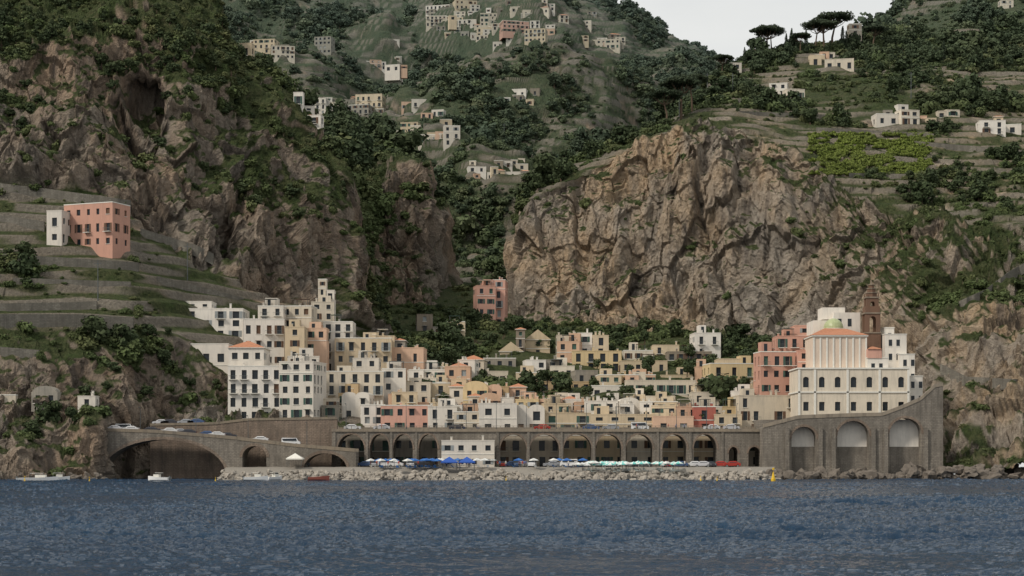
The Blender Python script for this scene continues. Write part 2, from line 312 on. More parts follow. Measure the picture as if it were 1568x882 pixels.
# ---------------------------------------------------------------- vegetation (instanced)
def bush_mesh(i):
    mb=MB(); k=random.randint(4,7)
    for j in range(k):
        a=random.uniform(0,6.28); rr=random.uniform(.1,.65); r=random.uniform(.42,.7)
        c=(rr*math.cos(a),rr*math.sin(a),random.uniform(.15,.75))
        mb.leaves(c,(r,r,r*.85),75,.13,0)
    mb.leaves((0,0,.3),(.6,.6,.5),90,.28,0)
    return mb.mesh('bush_clump',['leafA'])
colB=bpy.data.collections.new('bush_clumps')
for i in range(7): colB.objects.link(bpy.data.objects.new('bush_clump',bush_mesh(i)))
def tree_mesh(i):
    mb=MB(); mb.cyl((0,0,-.4),(0,0,1.0),.09,.05,6,1)
    for j in range(9):
        a=random.uniform(0,6.28); rr=random.uniform(.1,.6); r=random.uniform(.32,.55)
        c=(rr*math.cos(a),rr*math.sin(a),random.uniform(.7,1.7)-rr*.5)
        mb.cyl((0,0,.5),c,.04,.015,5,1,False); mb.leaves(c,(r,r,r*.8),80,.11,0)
    return mb.mesh('tree_clump',['leafD','bark'])
colT=bpy.data.collections.new('tree_clumps')
for i in range(6): colT.objects.link(bpy.data.objects.new('tree_clump',tree_mesh(i)))
colV=bpy.data.collections.new('vine_clumps')
for i in range(3):
    mb=MB(); mb.leaves((0,0,.45),(1.0,.5,.4),110,.16,0); colV.objects.link(bpy.data.objects.new('vine_clump',mb.mesh('vine_clump',['leafY'])))
def scatter(name,pts,scl,col):
    n=len(pts); me=bpy.data.meshes.new(name); me.vertices.add(n); me.vertices.foreach_set('co',pts.astype(np.float32).ravel())
    a=me.attributes.new('scl','FLOAT_VECTOR','POINT'); a.data.foreach_set('vector',scl.astype(np.float32).ravel())
    rot=np.zeros((n,3)); rot[:,2]=R.uniform(0,6.28,n); rot[:,0]=R.normal(0,.12,n)
    a=me.attributes.new('rot','FLOAT_VECTOR','POINT'); a.data.foreach_set('vector',rot.astype(np.float32).ravel())
    o=link(bpy.data.objects.new(name,me)); ng=bpy.data.node_groups.new(name,'GeometryNodeTree')
    ng.interface.new_socket('Geometry',in_out='INPUT',socket_type='NodeSocketGeometry'); ng.interface.new_socket('Geometry',in_out='OUTPUT',socket_type='NodeSocketGeometry')
    gi=ng.nodes.new('NodeGroupInput'); go=ng.nodes.new('NodeGroupOutput'); ip=ng.nodes.new('GeometryNodeInstanceOnPoints'); ci=ng.nodes.new('GeometryNodeCollectionInfo')
    ci.inputs['Collection'].default_value=col; ci.inputs['Separate Children'].default_value=True; ci.inputs['Reset Children'].default_value=True
    ip.inputs['Pick Instance'].default_value=True
    L=ng.links.new
    for nm,so in (('scl','Scale'),('rot','Rotation')):
        na=ng.nodes.new('GeometryNodeInputNamedAttribute'); na.data_type='FLOAT_VECTOR'; na.inputs['Name'].default_value=nm; L(na.outputs['Attribute'],ip.inputs[so])
    L(gi.outputs[0],ip.inputs['Points']); L(ci.outputs[0],ip.inputs['Instance']); L(ip.outputs[0],go.inputs[0])
    md=o.modifiers.new('scatter','NODES'); md.node_group=ng; return o
EXC=[] # (x,y,z,r)
# ---------------------------------------------------------------- buildings
def wall(mb,o,u,W,Hh,wins,n,mw=0,rec=.3):
    us=sorted(set([0,W]+[round(w[i],3) for w in wins for i in (0,1)])); zs=sorted(set([0,Hh]+[round(w[i],3) for w in wins for i in (2,3)]))
    o=Vector(o);u=Vector(u);n=Vector(n); up=Vector((0,0,1)); pt=lambda a,z,k=0:o+u*a+up*z-n*k
    for i in range(len(us)-1):
        for j in range(len(zs)-1):
            ca=(us[i]+us[i+1])/2; cz=(zs[j]+zs[j+1])/2
            if any(w[0]<ca<w[1] and w[2]<cz<w[3] for w in wins): continue
            mb.poly([pt(us[i],zs[j]),pt(us[i+1],zs[j]),pt(us[i+1],zs[j+1]),pt(us[i],zs[j+1])],mw)
    for w in wins:
        a,b,c,d=w[:4]; k=rec
        mb.poly([pt(a,c,k),pt(b,c,k),pt(b,d,k),pt(a,d,k)],w[4])
        mb.poly([pt(a,c),pt(b,c),pt(b,c,k),pt(a,c,k)],4); mb.poly([pt(a,d,k),pt(b,d,k),pt(b,d),pt(a,d)],mw)
        mb.poly([pt(a,c),pt(a,c,k),pt(a,d,k),pt(a,d)],mw); mb.poly([pt(b,c,k),pt(b,c),pt(b,d),pt(b,d,k)],mw)
def obox(mb,o,u,n,a,b,k0,k1,z0,z1,mi):
    o=Vector(o);u=Vector(u);n=Vector(n);up=Vector((0,0,1)); q=lambda x,k,z:tuple(o+u*x+n*k+up*z); B=len(mb.v)
    mb.v+=[q(a,k0,z0),q(b,k0,z0),q(b,k1,z0),q(a,k1,z0),q(a,k0,z1),q(b,k0,z1),q(b,k1,z1),q(a,k1,z1)]
    for f in ((0,3,2,1),(4,5,6,7),(0,1,5,4),(1,2,6,5),(2,3,7,6),(3,0,4,7)): mb.f.append(tuple(B+i for i in f)); mb.m.append(mi)
BL=[]
def arcade(mb,x0,x1,y0,y1,zb,ztf,arches,mi,ring=None,n=14,rw=.55,step=2.5):
    bot=[(x0,zb)]
    def fill(xe):
        xs=bot[-1][0]; k=int((xe-xs)/step)
        for i in range(1,k+1): bot.append((xs+(xe-xs)*i/(k+1),zb))
    for (a,b,zs,rise) in sorted(arches):
        fill(a); bot.append((a,zb)); bot.append((a,zs)); xc=(a+b)/2; r=(b-a)/2
        arc=[(xc-r*math.cos(math.pi*i/n),zs+rise*math.sin(math.pi*i/n)) for i in range(n+1)]
        bot+=arc[1:-1]; bot.append((b,zs)); bot.append((b,zb))
        if ring is not None:
            e=rw
            for i in range(n):
                t0=math.pi*i/n;t1=math.pi*(i+1)/n
                g=lambda t,k:(xc-(r+k)*math.cos(t),zs+(rise+k)*math.sin(t))
                A,B_,C,D=g(t0,0),g(t1,0),g(t1,e),g(t0,e); f=.08
                mb.poly([(A[0],y0-f,A[1]),(B_[0],y0-f,B_[1]),(C[0],y0-f,C[1]),(D[0],y0-f,D[1])],ring)
                mb.poly([(D[0],y0-f,D[1]),(C[0],y0-f,C[1]),(C[0],y0,C[1]),(D[0],y0,D[1])],ring)
                mb.poly([(A[0],y0,A[1]),(B_[0],y0,B_[1]),(B_[0],y0-f,B_[1]),(A[0],y0-f,A[1])],ring)
    fill(x1); bot.append((x1,zb))
    for (xa,za),(xb,zc) in zip(bot[:-1],bot[1:]):
        if abs(xa-xb)>1e-6:
            ta,tb=ztf(xa),ztf(xb)
            mb.poly([(xa,y0,za),(xb,y0,zc),(xb,y0,tb),(xa,y0,ta)],mi); mb.poly([(xb,y1,zc),(xa,y1,za),(xa,y1,ta),(xb,y1,tb)],mi)
            mb.poly([(xa,y0,ta),(xb,y0,tb),(xb,y1,tb),(xa,y1,ta)],mi)
        if abs(xa-xb)>1e-6 and abs(za-zb)<1e-6 and abs(zc-zb)<1e-6: continue
        mb.poly([(xb,y0,zc),(xa,y0,za),(xa,y1,za),(xb,y1,zc)],mi)
    for x in (x0,x1): mb.poly([(x,y0,zb),(x,y1,zb),(x,y1,ztf(x)),(x,y0,ztf(x))],mi)
def rnd(a,b): return random.uniform(a,b)
def building(x0,x1,yt,yb,d,col='white',yaw=0,roof='flat',dep=None,name='house',ww=1.3,wh=1.95,sp=2.6,fh=3.2,shut=.35,balc=.16,sink=5,clut=True,miss=.05,exc=0):
    s=d/F; w=(x1-x0)*s; zt=Z(yt,d); zb=Z(yb,d); h=zt-zb; cx=X((x0+x1)/2,d)
    w/= (math.cos(yaw)+abs(math.sin(yaw))*.35); dep=dep or rnd(7,10); mb=MB()
    BL.append((x0,x1,yt,yb,d)); EXC.append((cx,d+dep/2,zb,max(w,dep)*.62+1.0+exc))
    z0=-sink; sh=random.choice(['shutG','shutB','shutW','shutB','shutG']); par=.55
    nf=max(1,int(round(h/fh))); 
    def side(o,u,W,n,front):
        wins=[]; nc=max(1,int((W-.6)/sp)); cw=W/nc
        widths=[ww*random.choice([.9,1,1,1.15]) for _ in range(nc)]
        for f in range(nf):
            zf=sink+h-(nf-f)*(h/nf); ht=h/nf
            tall=random.random()<.4
            for c in range(nc):
                if random.random()<(miss if front else miss+.15): continue
                a=cw*(c+.5)-widths[c]/2+rnd(-.12,.12); b=a+widths[c]; zz=zf+(.12 if tall else .8); zt_=min(zf+.75+wh*(.9 if nf>1 else 1),zf+ht-.4)
                if f==nf-1: zt_=min(zt_,sink+h-par-.3)
                if zt_-zz<.5 or a<.2 or b>W-.2: continue
                isS=random.random()<shut; mi=2 if (isS and random.random()<.3) else 1
                wins.append((a,b,zz,zt_,mi))
                if isS and mi==1 and cw>widths[c]*2.0:
                    obox(mb,o,u,n,a-widths[c]*.5,a-.03,.01,.07,zz,zt_,2); obox(mb,o,u,n,b+.03,b+widths[c]*.5,.01,.07,zz,zt_,2)
                elif random.random()<.5: obox(mb,o,u,n,a-.12,b+.12,.0,.12,zz-.12,zz-.02,4)
                if tall and front and random.random()<balc*3:
                    obox(mb,o,u,n,a-.5,b+.5,.0,1.0,zz-.2,zz-.06,4); obox(mb,o,u,n,a-.48,b+.48,.92,.96,zz+.85,zz+.92,5)
                    k=int((b-a+1)/.28)
                    for i in range(k+1): xx=a-.48+(b-a+.93)*i/k; obox(mb,o,u,n,xx,xx+.035,.92,.955,zz-.06,zz+.85,5)
                elif front and random.random()<.07:
                    obox(mb,o,u,n,a-.25,b+.25,.02,1.0,zt_+.02,zt_+.09,2)
        wall(mb,o,u,W,h+sink,wins,n)
        if front and nf>1 and random.random()<.4: obox(mb,o,u,n,.0,W,.0,.1,sink+h/nf*(nf-1)-.12,sink+h/nf*(nf-1)+.06,4)
    side((-w/2,0,z0),(1,0,0),w,(0,-1,0),True)
    side((w/2,0,z0),(0,1,0),dep,(1,0,0),False); side((-w/2,dep,z0),(0,-1,0),dep,(-1,0,0),False)
    wall(mb,(w/2,dep,z0),(-1,0,0),w,h+sink,[],(0,1,0))
    if roof=='flat':
        mb.poly([(-w/2+.02,.02,h-par),(w/2-.02,.02,h-par),(w/2-.02,dep-.02,h-par),(-w/2+.02,dep-.02,h-par)],3)
        t=.22; cm=random.choice([0,0,4])
        for bx in ((-w/2-.06,w/2+.06,-.06,t),(-w/2-.06,w/2+.06,dep-t,dep+.06),(-w/2-.06,-w/2+t,t,dep-t),(w/2-t,w/2+.06,t,dep-t)): mb.box(bx[0],bx[1],bx[2],bx[3],h-.22,h+.02,cm)
        if clut:
            if w>5 and random.random()<.6:
                a=rnd(-w/2+.6,max(-w/2+.7,w/2-3.6)); b=min(w/2-.2,a+rnd(2.2,4)); hh=rnd(1.6,2.8); mb.box(a,b,dep*.45,dep*.9,h-par,h+hh,0,3); mb.box(a+.7,a+1.6,dep*.45-.04,dep*.45-.01,h-par+.1,h+hh-.5,1); 
            for i in range(random.randint(1,4)):
                a=rnd(-w/2+.4,w/2-.9); y=rnd(.5,dep-1); hh=rnd(.6,1.4); mb.box(a,a+.5,y,y+.6,h-par,h+hh,0); mb.box(a-.08,a+.58,y-.08,y+.68,h+hh,h+hh+.1,4)
            if random.random()<.4:
                a=rnd(-w/2+.4,w/2-.4); mb.cyl((a,dep*.5,h-par),(a,dep*.5,h+2.6),.03,.02,4,5); mb.box(a-.6,a+.6,dep*.5-.02,dep*.5+.02,h+2.2,h+2.24,5)
            if w>6 and random.random()<.4:
                a=rnd(-w/2+.3,w/2-4.2); b=a+rnd(2.5,3.8)
                for xx in (a,b): 
                    for yy in (.35,3.0): mb.box(xx,xx+.1,yy,yy+.1,h-par,h+1.9,5)
                mb.box(a-.15,b+.25,.2,3.3,h+1.9,h+1.97,random.choice([4,2,5]))
    elif roof in('hip','gable'):
        e=.35; rh=min(w,dep)*.22; A=[(-w/2-e,-e,h),(w/2+e,-e,h),(w/2+e,dep+e,h),(-w/2-e,dep+e,h)]
        i=min(w,dep)/2 if roof=='hip' else 0
        if w>=dep and not(name=='church'): r0=(-w/2-e+i,dep/2,h+rh); r1=(w/2+e-i,dep/2,h+rh); mb.poly([A[0],A[1],r1,r0],3);mb.poly([A[2],A[3],r0,r1],3);mb.poly([A[1],A[2],r1],3 if roof=='hip' else 0);mb.poly([A[3],A[0],r0],3 if roof=='hip' else 0)
        else: 
            if roof=='gable': rh=w*.42
            r0=(0,-e+i,h+rh); r1=(0,dep+e-i,h+rh); mb.poly([A[1],A[2],r1,r0],3);mb.poly([A[3],A[0],r0,r1],3);mb.poly([A[0],A[1],r0],3 if roof=='hip' else 0);mb.poly([A[2],A[3],r1],3 if roof=='hip' else 0)
        mb.box(-w/2-e,w/2+e,-e,dep+e,h-.15,h-.01,4)
    elif roof=='vault':
        k=10; mb.poly([(-w/2,0,h),(w/2,0,h),(w/2,dep,h),(-w/2,dep,h)],3); nb=max(1,int(w/3.6)); bw=w/nb
        for q in range(nb):
            xc=-w/2+bw*(q+.5); r=bw*.46
            for i in range(k):
                t0=math.pi*i/k;t1=math.pi*(i+1)/k; p=lambda t,y:(xc-r*math.cos(t),y,h+r*.5*math.sin(t))
                mb.poly([p(t0,.05),p(t1,.05),p(t1,dep-.05),p(t0,dep-.05)],0); mb.poly([p(t0,.05),(xc,.05,h),p(t1,.05)],0)
    rm='roof' if roof in('hip','gable') else ('flat' if random.random()<.75 else 'offwhite')
    return mb.obj(name,[col,'glass',sh,rm,'trim','metal'],(cx,d,zb),yaw)
b=building
# left white cluster
b(237,372,472,520,478,'white',0,sp=3.6,ww=1.6,dep=12)
b(265,324,461,474,482,'white',0,clut=False,dep=8)
b(228,262,478,512,474,'offwhite',.2)
b(258,350,526,592,462,'white',0,sp=3.2,ww=1.8,wh=2.6,fh=5,shut=0,miss=0,dep=9,sink=12)
b(350,404,532,645,452,'white',0,'hip',sp=2.8,ww=1.3,fh=4.0,shut=.1,miss=.05,dep=12)
b(349,432,560,645,449,'white',0,fh=3.4,sp=2.7,shut=.1,miss=.05,dep=8,sink=8)
b(425,482,553,642,447,'white',-.18,fh=3.3,sp=2.4,shut=.2,miss=.05,dep=12)
b(372,436,488,560,474,'white',.1,dep=10,fh=3.8); b(395,434,468,500,480,'white',0); b(430,478,468,560,486,'offwhite',-.1); b(436,466,500,570,470,'cream',0)
b(466,500,502,560,478,'peach',0,miss=.2); b(476,512,462,540,496,'offwhite',.1)
b(487,500,427,470,505,'offwhite',0,name='bell_tower',dep=3,clut=False,ww=.8); b(499,512,444,480,505,'white',0,dep=4,clut=False)
b(495,540,492,570,492,'white',0,roof='flat'); b(440,490,545,640,462,'white',.15,sink=8); b(512,600,517,600,486,'cream',.05,fh=3.5,sp=2.9,dep=12)
b(560,604,514,570,498,'cream',0); b(598,649,532,600,492,'peach',-.05,fh=4.2,ww=1.1,sp=3.2,shut=.1,dep=10); b(604,620,521,540,500,'grey',0,'hip')
b(480,588,568,642,462,'offwhite',.04,fh=3.5,sp=3.0,dep=10); b(540,580,548,600,475,'white',0); b(585,622,564,620,466,'white',.1,miss=.5); b(620,660,585,640,468,'offwhite',-.1)
b(600,640,600,650,455,'cream',.1)
# center
b(638,663,481,525,590,'stonew',.1,name='stone_tower',clut=False); b(663,684,500,540,585,'grey',0); b(682,712,492,535,580,'cream',0,roof='flat',ww=1.4,shut=0); b(697,736,526,570,560,'stonew',0,clut=False)
b(729,760,437,500,612,'pink',.2,fh=4,name='house'); b(754,774,428,500,616,'pink',-.1); b(779,792,421,440,640,'white',0)
b(726,778,568,610,500,'offwhite',0,fh=4); b(740,790,548,600,520,'grey',0)
b(765,800,538,575,540,'cream',0,'gable',dep=8,shut=0); b(805,842,520,575,545,'cream',0,'gable',dep=14,name='church',sp=6,ww=1.2,shut=0)
b(790,804,504,560,542,'stonew',0,'hip',name='bell_tower',dep=3.2,ww=.8,clut=False)
b(876,952,537,590,520,'yellow',.02,fh=4.2,sp=3.2,ww=1.6,wh=2.6,shut=.05,dep=11); b(950,1022,552,590,512,'cream',0,sp=3); b(1022,1090,538,580,530,'stonew',0); b(1000,1040,528,570,545,'cream',0); b(955,1000,536,570,540,'offwhite',0)
b(812,905,584,632,490,'ochre',.0,fh=3.5,sp=2.6,ww=1.4,wh=2.2,shut=.1,balc=.3,miss=0); b(905,958,590,632,478,'white',0,fh=3.8,sp=2.6,ww=1.3,shut=.2,miss=0); b(958,1066,582,625,480,'offwhite',0,fh=3.5,miss=.02,dep=9,shut=.5)
b(790,830,570,610,500,'cream',0); b(842,880,560,600,508,'offwhite',0); b(1012,1062,574,600,500,'cream',0)
b(1086,1162,556,620,485,'yellow',.12,fh=4,sp=3.6,ww=1.4,wh=2.2,shut=.3,dep=10,miss=0); b(1100,1140,549,560,490,'cream',0,clut=False)
# front row over the viaduct
b(583,660,620,662,444,'pink',0,fh=3.6,ww=1.3,shut=.3,miss=0); b(655,700,622,662,443,'white',0); b(660,690,586,640,470,'cream',0); b(695,738,630,664,442,'offwhite',0); b(733,792,617,664,441,'white',.05,sp=3.2,fh=4,ww=1.5); b(785,834,625,664,444,'white',0,roof='vault',fh=4,ww=1.6)
b(833,905,632,664,446,'cream',0,ww=1.6,sp=3.4); b(905,1004,634,664,446,'cream',0,ww=1.8,sp=4); b(1000,1062,637,664,444,'peach',0,ww=1.6,sp=3.4); b(1062,1096,622,664,445,'red',0,shut=.1); b(1094,1136,634,664,444,'cream',0); b(1130,1222,605,664,448,'offwhite',.08,miss=.35); b(1170,1222,590,640,455,'cream',0); b(1060,1120,600,640,470,'offwhite',0)
# right group
b(1163,1232,538,604,452,'pink',.1,sp=2.5,fh=3.7,dep=8,shut=.2,miss=0); b(1190,1242,514,570,458,'pink',0); b(1217,1248,498,530,462,'pink',0,clut=False); b(1222,1262,536,590,450,'pink',0,miss=.7)
b(676,757,674,716,418,'white',0,fh=4.2,sp=2.6,ww=1.3,wh=1.5,miss=0,shut=.1,dep=8,sink=2,name='beach_house')
for (a,c,k) in ((760,860,'offwhite'),(858,960,'cream'),(958,1010,'offwhite'),(1008,1100,'cream'),(1098,1170,'offwhite'),(515,600,'grey'),(600,680,'grey')):
    b(a,c,666,716,437,k,0,fh=4,sp=3.0,ww=1.5,wh=2.2,clut=False,dep=3,sink=3)
NEXP=len(BL)
b(88,182,311,379,hit(136,381)+1,'pink',-.38,fh=3.8,sp=3.0,ww=1.1,wh=1.9,shut=.5,dep=8.5,miss=0,clut=False,name='pink_villa',sink=4,exc=2)
b(70,96,322,372,hit(90,376)+.5,'white',-.2,fh=4,dep=6,name='villa_wing',sink=4,clut=False,exc=2)
b(119,146,606,626,hit(133,626)+.5,'white',0,fh=3.5,name='road_hut',dep=4,sink=2); b(48,88,600,618,hit(68,618)+.5,'grey',0,'vault',fh=3.5,name='road_hut',dep=4,sink=2); b(0,24,604,616,hit(12,616)+.5,'offwhite',0,fh=3.5,name='road_hut',dep=4,sink=2,clut=False)
def hv(x0,x1,yt,yb,col='white',roof='flat',nm='hill_house',**k):
    d=hit((x0+x1)/2,yb)+1; sc=d/600.; b(x0,x1,yt,yb,d,col,rnd(-.25,.25),roof,dep=min(12,(x1-x0)*d/F*.7),name=nm,fh=3.6,sp=3.4,ww=1.6,wh=2.1,sink=5,clut=False,exc=3.5*sc,**k)
for t in ((366,386,66,86,'cream'),(386,422,60,88,'cream'),(415,452,70,90,'offwhite'),(480,508,56,82,'grey'),(560,592,94,106),(588,613,99,110),(449,464,141,160),(463,500,150,176),(490,530,160,186,'offwhite'),(470,492,176,190),(543,586,144,164,'cream'),(530,566,160,182,'grey'),
 (612,641,187,213,'cream'),(590,614,200,212,'offwhite'),(640,668,206,220,'offwhite'),(679,705,192,222),(716,745,255,265),(745,806,263,276),(760,785,246,258),(783,806,136,148),(770,782,149,156),(905,950,60,74,'offwhite'),(914,930,58,64),
 (650,690,8,20),(652,684,24,40,'offwhite'),(696,732,0,14,'cream'),(700,730,30,42),(735,768,20,40,'offwhite'),(730,760,42,56,'cream'),(768,812,32,50,'pink'),(802,836,44,64,'cream'),(744,752,12,34),(835,850,38,48),(720,742,54,60),(895,935,213,224),(630,655,152,164),(600,612,60,68),(660,680,168,178),
 (1177,1206,127,150),(1204,1234,136,152,'offwhite'),(1240,1258,84,100,'cream'),(1262,1308,90,106,'offwhite'),(1341,1378,174,192),(1378,1410,168,192,'offwhite'),(1448,1470,168,180,'offwhite'),(1500,1540,184,206),(1536,1564,190,206),(1110,1136,96,116),(1300,1320,36,66,'grey'),(1374,1392,160,172),(1532,1552,0,14,'offwhite')):
    hv(*t)
for (cx,cy,rx,ry,n) in ((745,35,90,28,30),(410,80,45,12,7),(510,172,60,18,14),(660,205,50,14,9),(762,262,45,12,10),(585,102,30,8,5),(920,68,40,8,5),(800,150,40,14,3),(870,40,50,20,4),(700,60,60,20,5),(600,180,60,30,4),(1390,182,60,12,4),(1280,98,40,10,3),(1530,195,40,10,3)):
    for i in range(n):
        x=cx+rnd(-rx,rx); y=cy+rnd(-ry,ry); w=rnd(9,20); h=rnd(7,12)
        hv(x,x+w,y-h,y,random.choice(['white','offwhite','cream','offwhite','grey','stonew','peach']),random.choice(['flat']*5+['hip']))
# the other houses of the town
TR=[]
for yb_,rng in ((543,(790,1085)),(553,(700,1090)),(564,(695,1090)),(575,(690,1100)),(586,(655,1110)),(597,(620,1110)),(608,(560,1110)),(619,(560,1170)),(630,(500,1170)),(640,(488,1225)),(650,(480,1225))):
    d=float(np.interp(-yb_,[-657,-600,-560,-520],[448,474,512,562])); x=rng[0]+rnd(0,16)
    while x<rng[1]-20:
        w=rnd(19,46); hh=rnd(22,36)*(500/d); dd=d+rnd(-4,4); top=yb_-hh; ok=random.random()<.93
        for B in BL[:NEXP]:
            if B[0]<x+w-2 and B[1]>x+2:
                if abs(B[4]-dd)<2.5: dd=B[4]+3.1
                if B[4]>dd: top=max(top,B[2]+.56*(min(B[3],B[2]+60)-B[2]))
        for B in BL[NEXP:]:
            if B[0]<x+w-3 and B[1]>x+3 and abs(B[4]-dd)<1.2: ok=False
        if ok and yb_-top>11:
            b(x,x+w,top,yb_+3,dd,random.choice(['white','white','white','offwhite','offwhite','cream','cream','cream','yellow','peach','peach','grey','ochre']),rnd(-.14,.14),random.choice(['flat']*14+['hip','vault']))
        elif random.random()<.22: TR.append((x+w/2,yb_-4,dd))
        x+=w*.82+rnd(-2,7)
print('BUILDINGS',len(BL))
# ---------------------------------------------------------------- dry stone walls following the slopes
def stone_wall(pts,h,th=.7,name='stone_wall'):
    px=np.arange(pts[0][0],pts[-1][0]+.1,4.); py=np.interp(px,[p[0] for p in pts],[p[1] for p in pts])
    dd=np.array([hit(a,c,3) for a,c in zip(px,py)]); dd=np.where(np.abs(dd-np.median(dd))>60,np.median(dd),dd)
    k=np.ones(7)/7; dd=np.convolve(np.pad(dd,3,'edge'),k,'valid')-.4; mb=MB()
    q=[(X(a,d_),d_,Z(c,d_)) for a,c,d_ in zip(px,py,dd)]
    for (x0,y0,z0),(x1,y1,z1) in zip(q[:-1],q[1:]):
        mb.poly([(x0,y0,z0-1.5),(x1,y1,z1-1.5),(x1,y1,z1+h),(x0,y0,z0+h)],0); mb.poly([(x0,y0,z0+h),(x1,y1,z1+h),(x1,y1+th,z1+h),(x0,y0+th,z0+h)],0)
        mb.poly([(x1,y1+th,z1-1.5),(x0,y0+th,z0-1.5),(x0,y0+th,z0+h),(x1,y1+th,z1+h)],0)
    mb.obj(name,['drywall'])
for pts,h in (([(0,500),(120,500),(205,505)],3.2),([(0,474),(110,472),(150,470)],1.6),([(0,398),(90,404),(215,412)],1.8),([(20,432),(200,438)],1.2),([(215,360),(300,385),(330,400)],2.0),([(0,292),(70,300),(200,318)],2.2),([(0,340),(70,350)],2.0),([(240,430),(330,452),(400,470)],1.4),
              ([(1436,505),(1470,470),(1510,452),(1545,425),(1580,405)],1.8),([(1130,158),(1240,160)],2.0),([(1130,175),(1300,182)],1.3),([(1250,200),(1430,210)],1.3),([(1400,222),(1568,236)],1.5),([(1440,565),(1480,585),(1568,590)],1.5),([(1300,270),(1420,272)],1.2),([(0,540),(60,545)],1.5)):
    stone_wall(pts,h)
# ---------------------------------------------------------------- church of the promontory
mb=MB(); d=436.; s=d/F
def cx_(p): return X(p,d)
def cz_(p): return Z(p,d)
def fac(x0,x1,yt,yb,y,dep,n,ww,z_sp,rise,mi=0,sill=0):
    a0,a1=cx_(x0),cx_(x1); zt,zb=cz_(yt),cz_(yb); bw=(a1-a0)/n
    arch=[(a0+bw*(i+.5)-ww/2,a0+bw*(i+.5)+ww/2,zt-z_sp,rise) for i in range(n)] if n else []
    zs=zt-z_sp-sill
    if n: arcade(mb,a0,a1,y,y+.5,zs,lambda x:zt,arch,mi)
    mb.box(a0,a1,y if n else y,y+(.5 if n else dep),zb,zs if n else zt,mi)
    if n: mb.box(a0+.05,a1-.05,y+.5,y+dep,zb,zt-.05,mi); mb.box(a0+.2,a1-.2,y+.44,y+.49,zs+.02,zt-.4,1)
    for z in (zt,): mb.box(a0-.25,a1+.25,y-.25,y+dep+.1,z,z+.35,2)
fac(1222,1392,565,600,436,14,7,1.5,2.6,.6,7,2.1)
fac(1222,1392,601.5,650,436,14,7,1.4,2.4,.1,7,2.2)
for p in (1222,1246,1296,1345,1389): mb.box(cx_(p),cx_(p)+.55,435.75,435.99,cz_(640),cz_(566),2)
a0,a1=cx_(1248),cx_(1331); zt,zb=cz_(514),cz_(565)
mb.box(a0,a1,439,451,zb-1,zt,3)
for i in range(9):
    x=a0+(a1-a0-.4)*i/8; mb.box(x,x+.4,438.8,438.99,zb+.4,zt-.3,2)
mb.box(a0-.3,a1+.3,438.6,451.3,zt,zt+.35,2)
xm=(a0+a1)/2
A=[(a0-.4,438.5,zt+.36),(a1+.4,438.5,zt+.36),(a1+.4,451.4,zt+.36),(a0-.4,451.4,zt+.36)]; r0=(xm-3,444,cz_(499)); r1=(xm+3,446,cz_(499))
mb.poly([A[0],A[1],r1,r0],4);mb.poly([A[2],A[3],r0,r1],4);mb.poly([A[1],A[2],r1],4);mb.poly([A[3],A[0],r0],4)
mb.box(cx_(1262),cx_(1300),452,462,cz_(540),cz_(483),0); mb.box(cx_(1296),cx_(1338),453,463,cz_(560),cz_(470),0); mb.box(cx_(1280),cx_(1316),455,462,cz_(480),cz_(461),0)
for p in (1302,1318): mb.box(cx_(p),cx_(p+6),452.93,452.97,cz_(492),cz_(480),1); mb.box(cx_(p),cx_(p+6),452.93,452.97,cz_(512),cz_(500),1)
mb.cyl((cx_(1292),450.,cz_(505)),(cx_(1292),450.,cz_(497)),2.7,2.7,16,2); mb.dome(cx_(1292),450.,cz_(497),2.6,2.7,5); mb.cyl((cx_(1292),450.,cz_(482)),(cx_(1292),450,cz_(476)),.3,.05,8,2)
for (x0,x1,yt,yb,y) in ((1330,1362,548,640,437.5),(1368,1402,508,600,446),(1372,1388,496,530,450),(1388,1412,540,620,444),(1360,1420,575,640,441)):
    mb.box(cx_(x0),cx_(x1),y,y+9,cz_(yb),cz_(yt),0); mb.box(cx_(x0)-.12,cx_(x1)+.12,y-.12,y+9.1,cz_(yt),cz_(yt)+.2,2)
    for i in range(int((x1-x0)/12)):
        for zz in range(yt+8,min(yb,yt+64)-12,22):
            xx=cx_(x0+6+12*i)
            mb.box(xx,xx+.9,y-.04,y-.01,cz_(zz+10),cz_(zz),1); mb.box(xx-.12,xx+1.02,y-.1,y-.0,cz_(zz+10)-.15,cz_(zz+10)-.02,2)
mb.box(cx_(1330),cx_(1352),437.3,444,cz_(548),cz_(534),6); mb.poly([(cx_(1329),437,cz_(534)),(cx_(1353),437,cz_(534)),(cx_(1341),441,cz_(528))],4)
mb.obj('church',['white','glass','trim','blush','roof','dome','pink','offwhite'])
# campanile
mb=MB(); bx=cx_(1353); by=451.; r=2.1
mb.box(bx-r,bx+r,by-r,by+r,cz_(600),cz_(505),0); 
def belf(zb,zt,r,ow):
    arcade(mb,bx-r,bx+r,by-r,by-r+.4,zb,lambda x:zt,[(bx-ow,bx+ow,zt-1.5,ow*1.0)],0); arcade(mb,bx-r,bx+r,by+r-.4,by+r,zb,lambda x:zt,[(bx-ow,bx+ow,zt-1.5,ow)],0)
    for q in (-1,1):
        for p in (-1,1): mb.box(bx+q*r-(.45 if q>0 else 0),bx+q*r+(.45 if q<0 else 0),by+p*r-(.9 if p>0 else -.41),by+p*r+(.9 if p<0 else -.41),zb,zt,0)
    mb.box(bx-r-.2,bx+r+.2,by-r-.2,by+r+.2,zt,zt+.35,1)
mb.box(bx-r-.2,bx+r+.2,by-r-.2,by+r+.2,cz_(505),cz_(505)+.3,1)
belf(cz_(503),cz_(474),2.0,.85); mb.box(bx-1.9,bx+1.9,by-1.9,by+1.9,cz_(472),cz_(462),0); belf(cz_(462),cz_(449),1.6,.6)
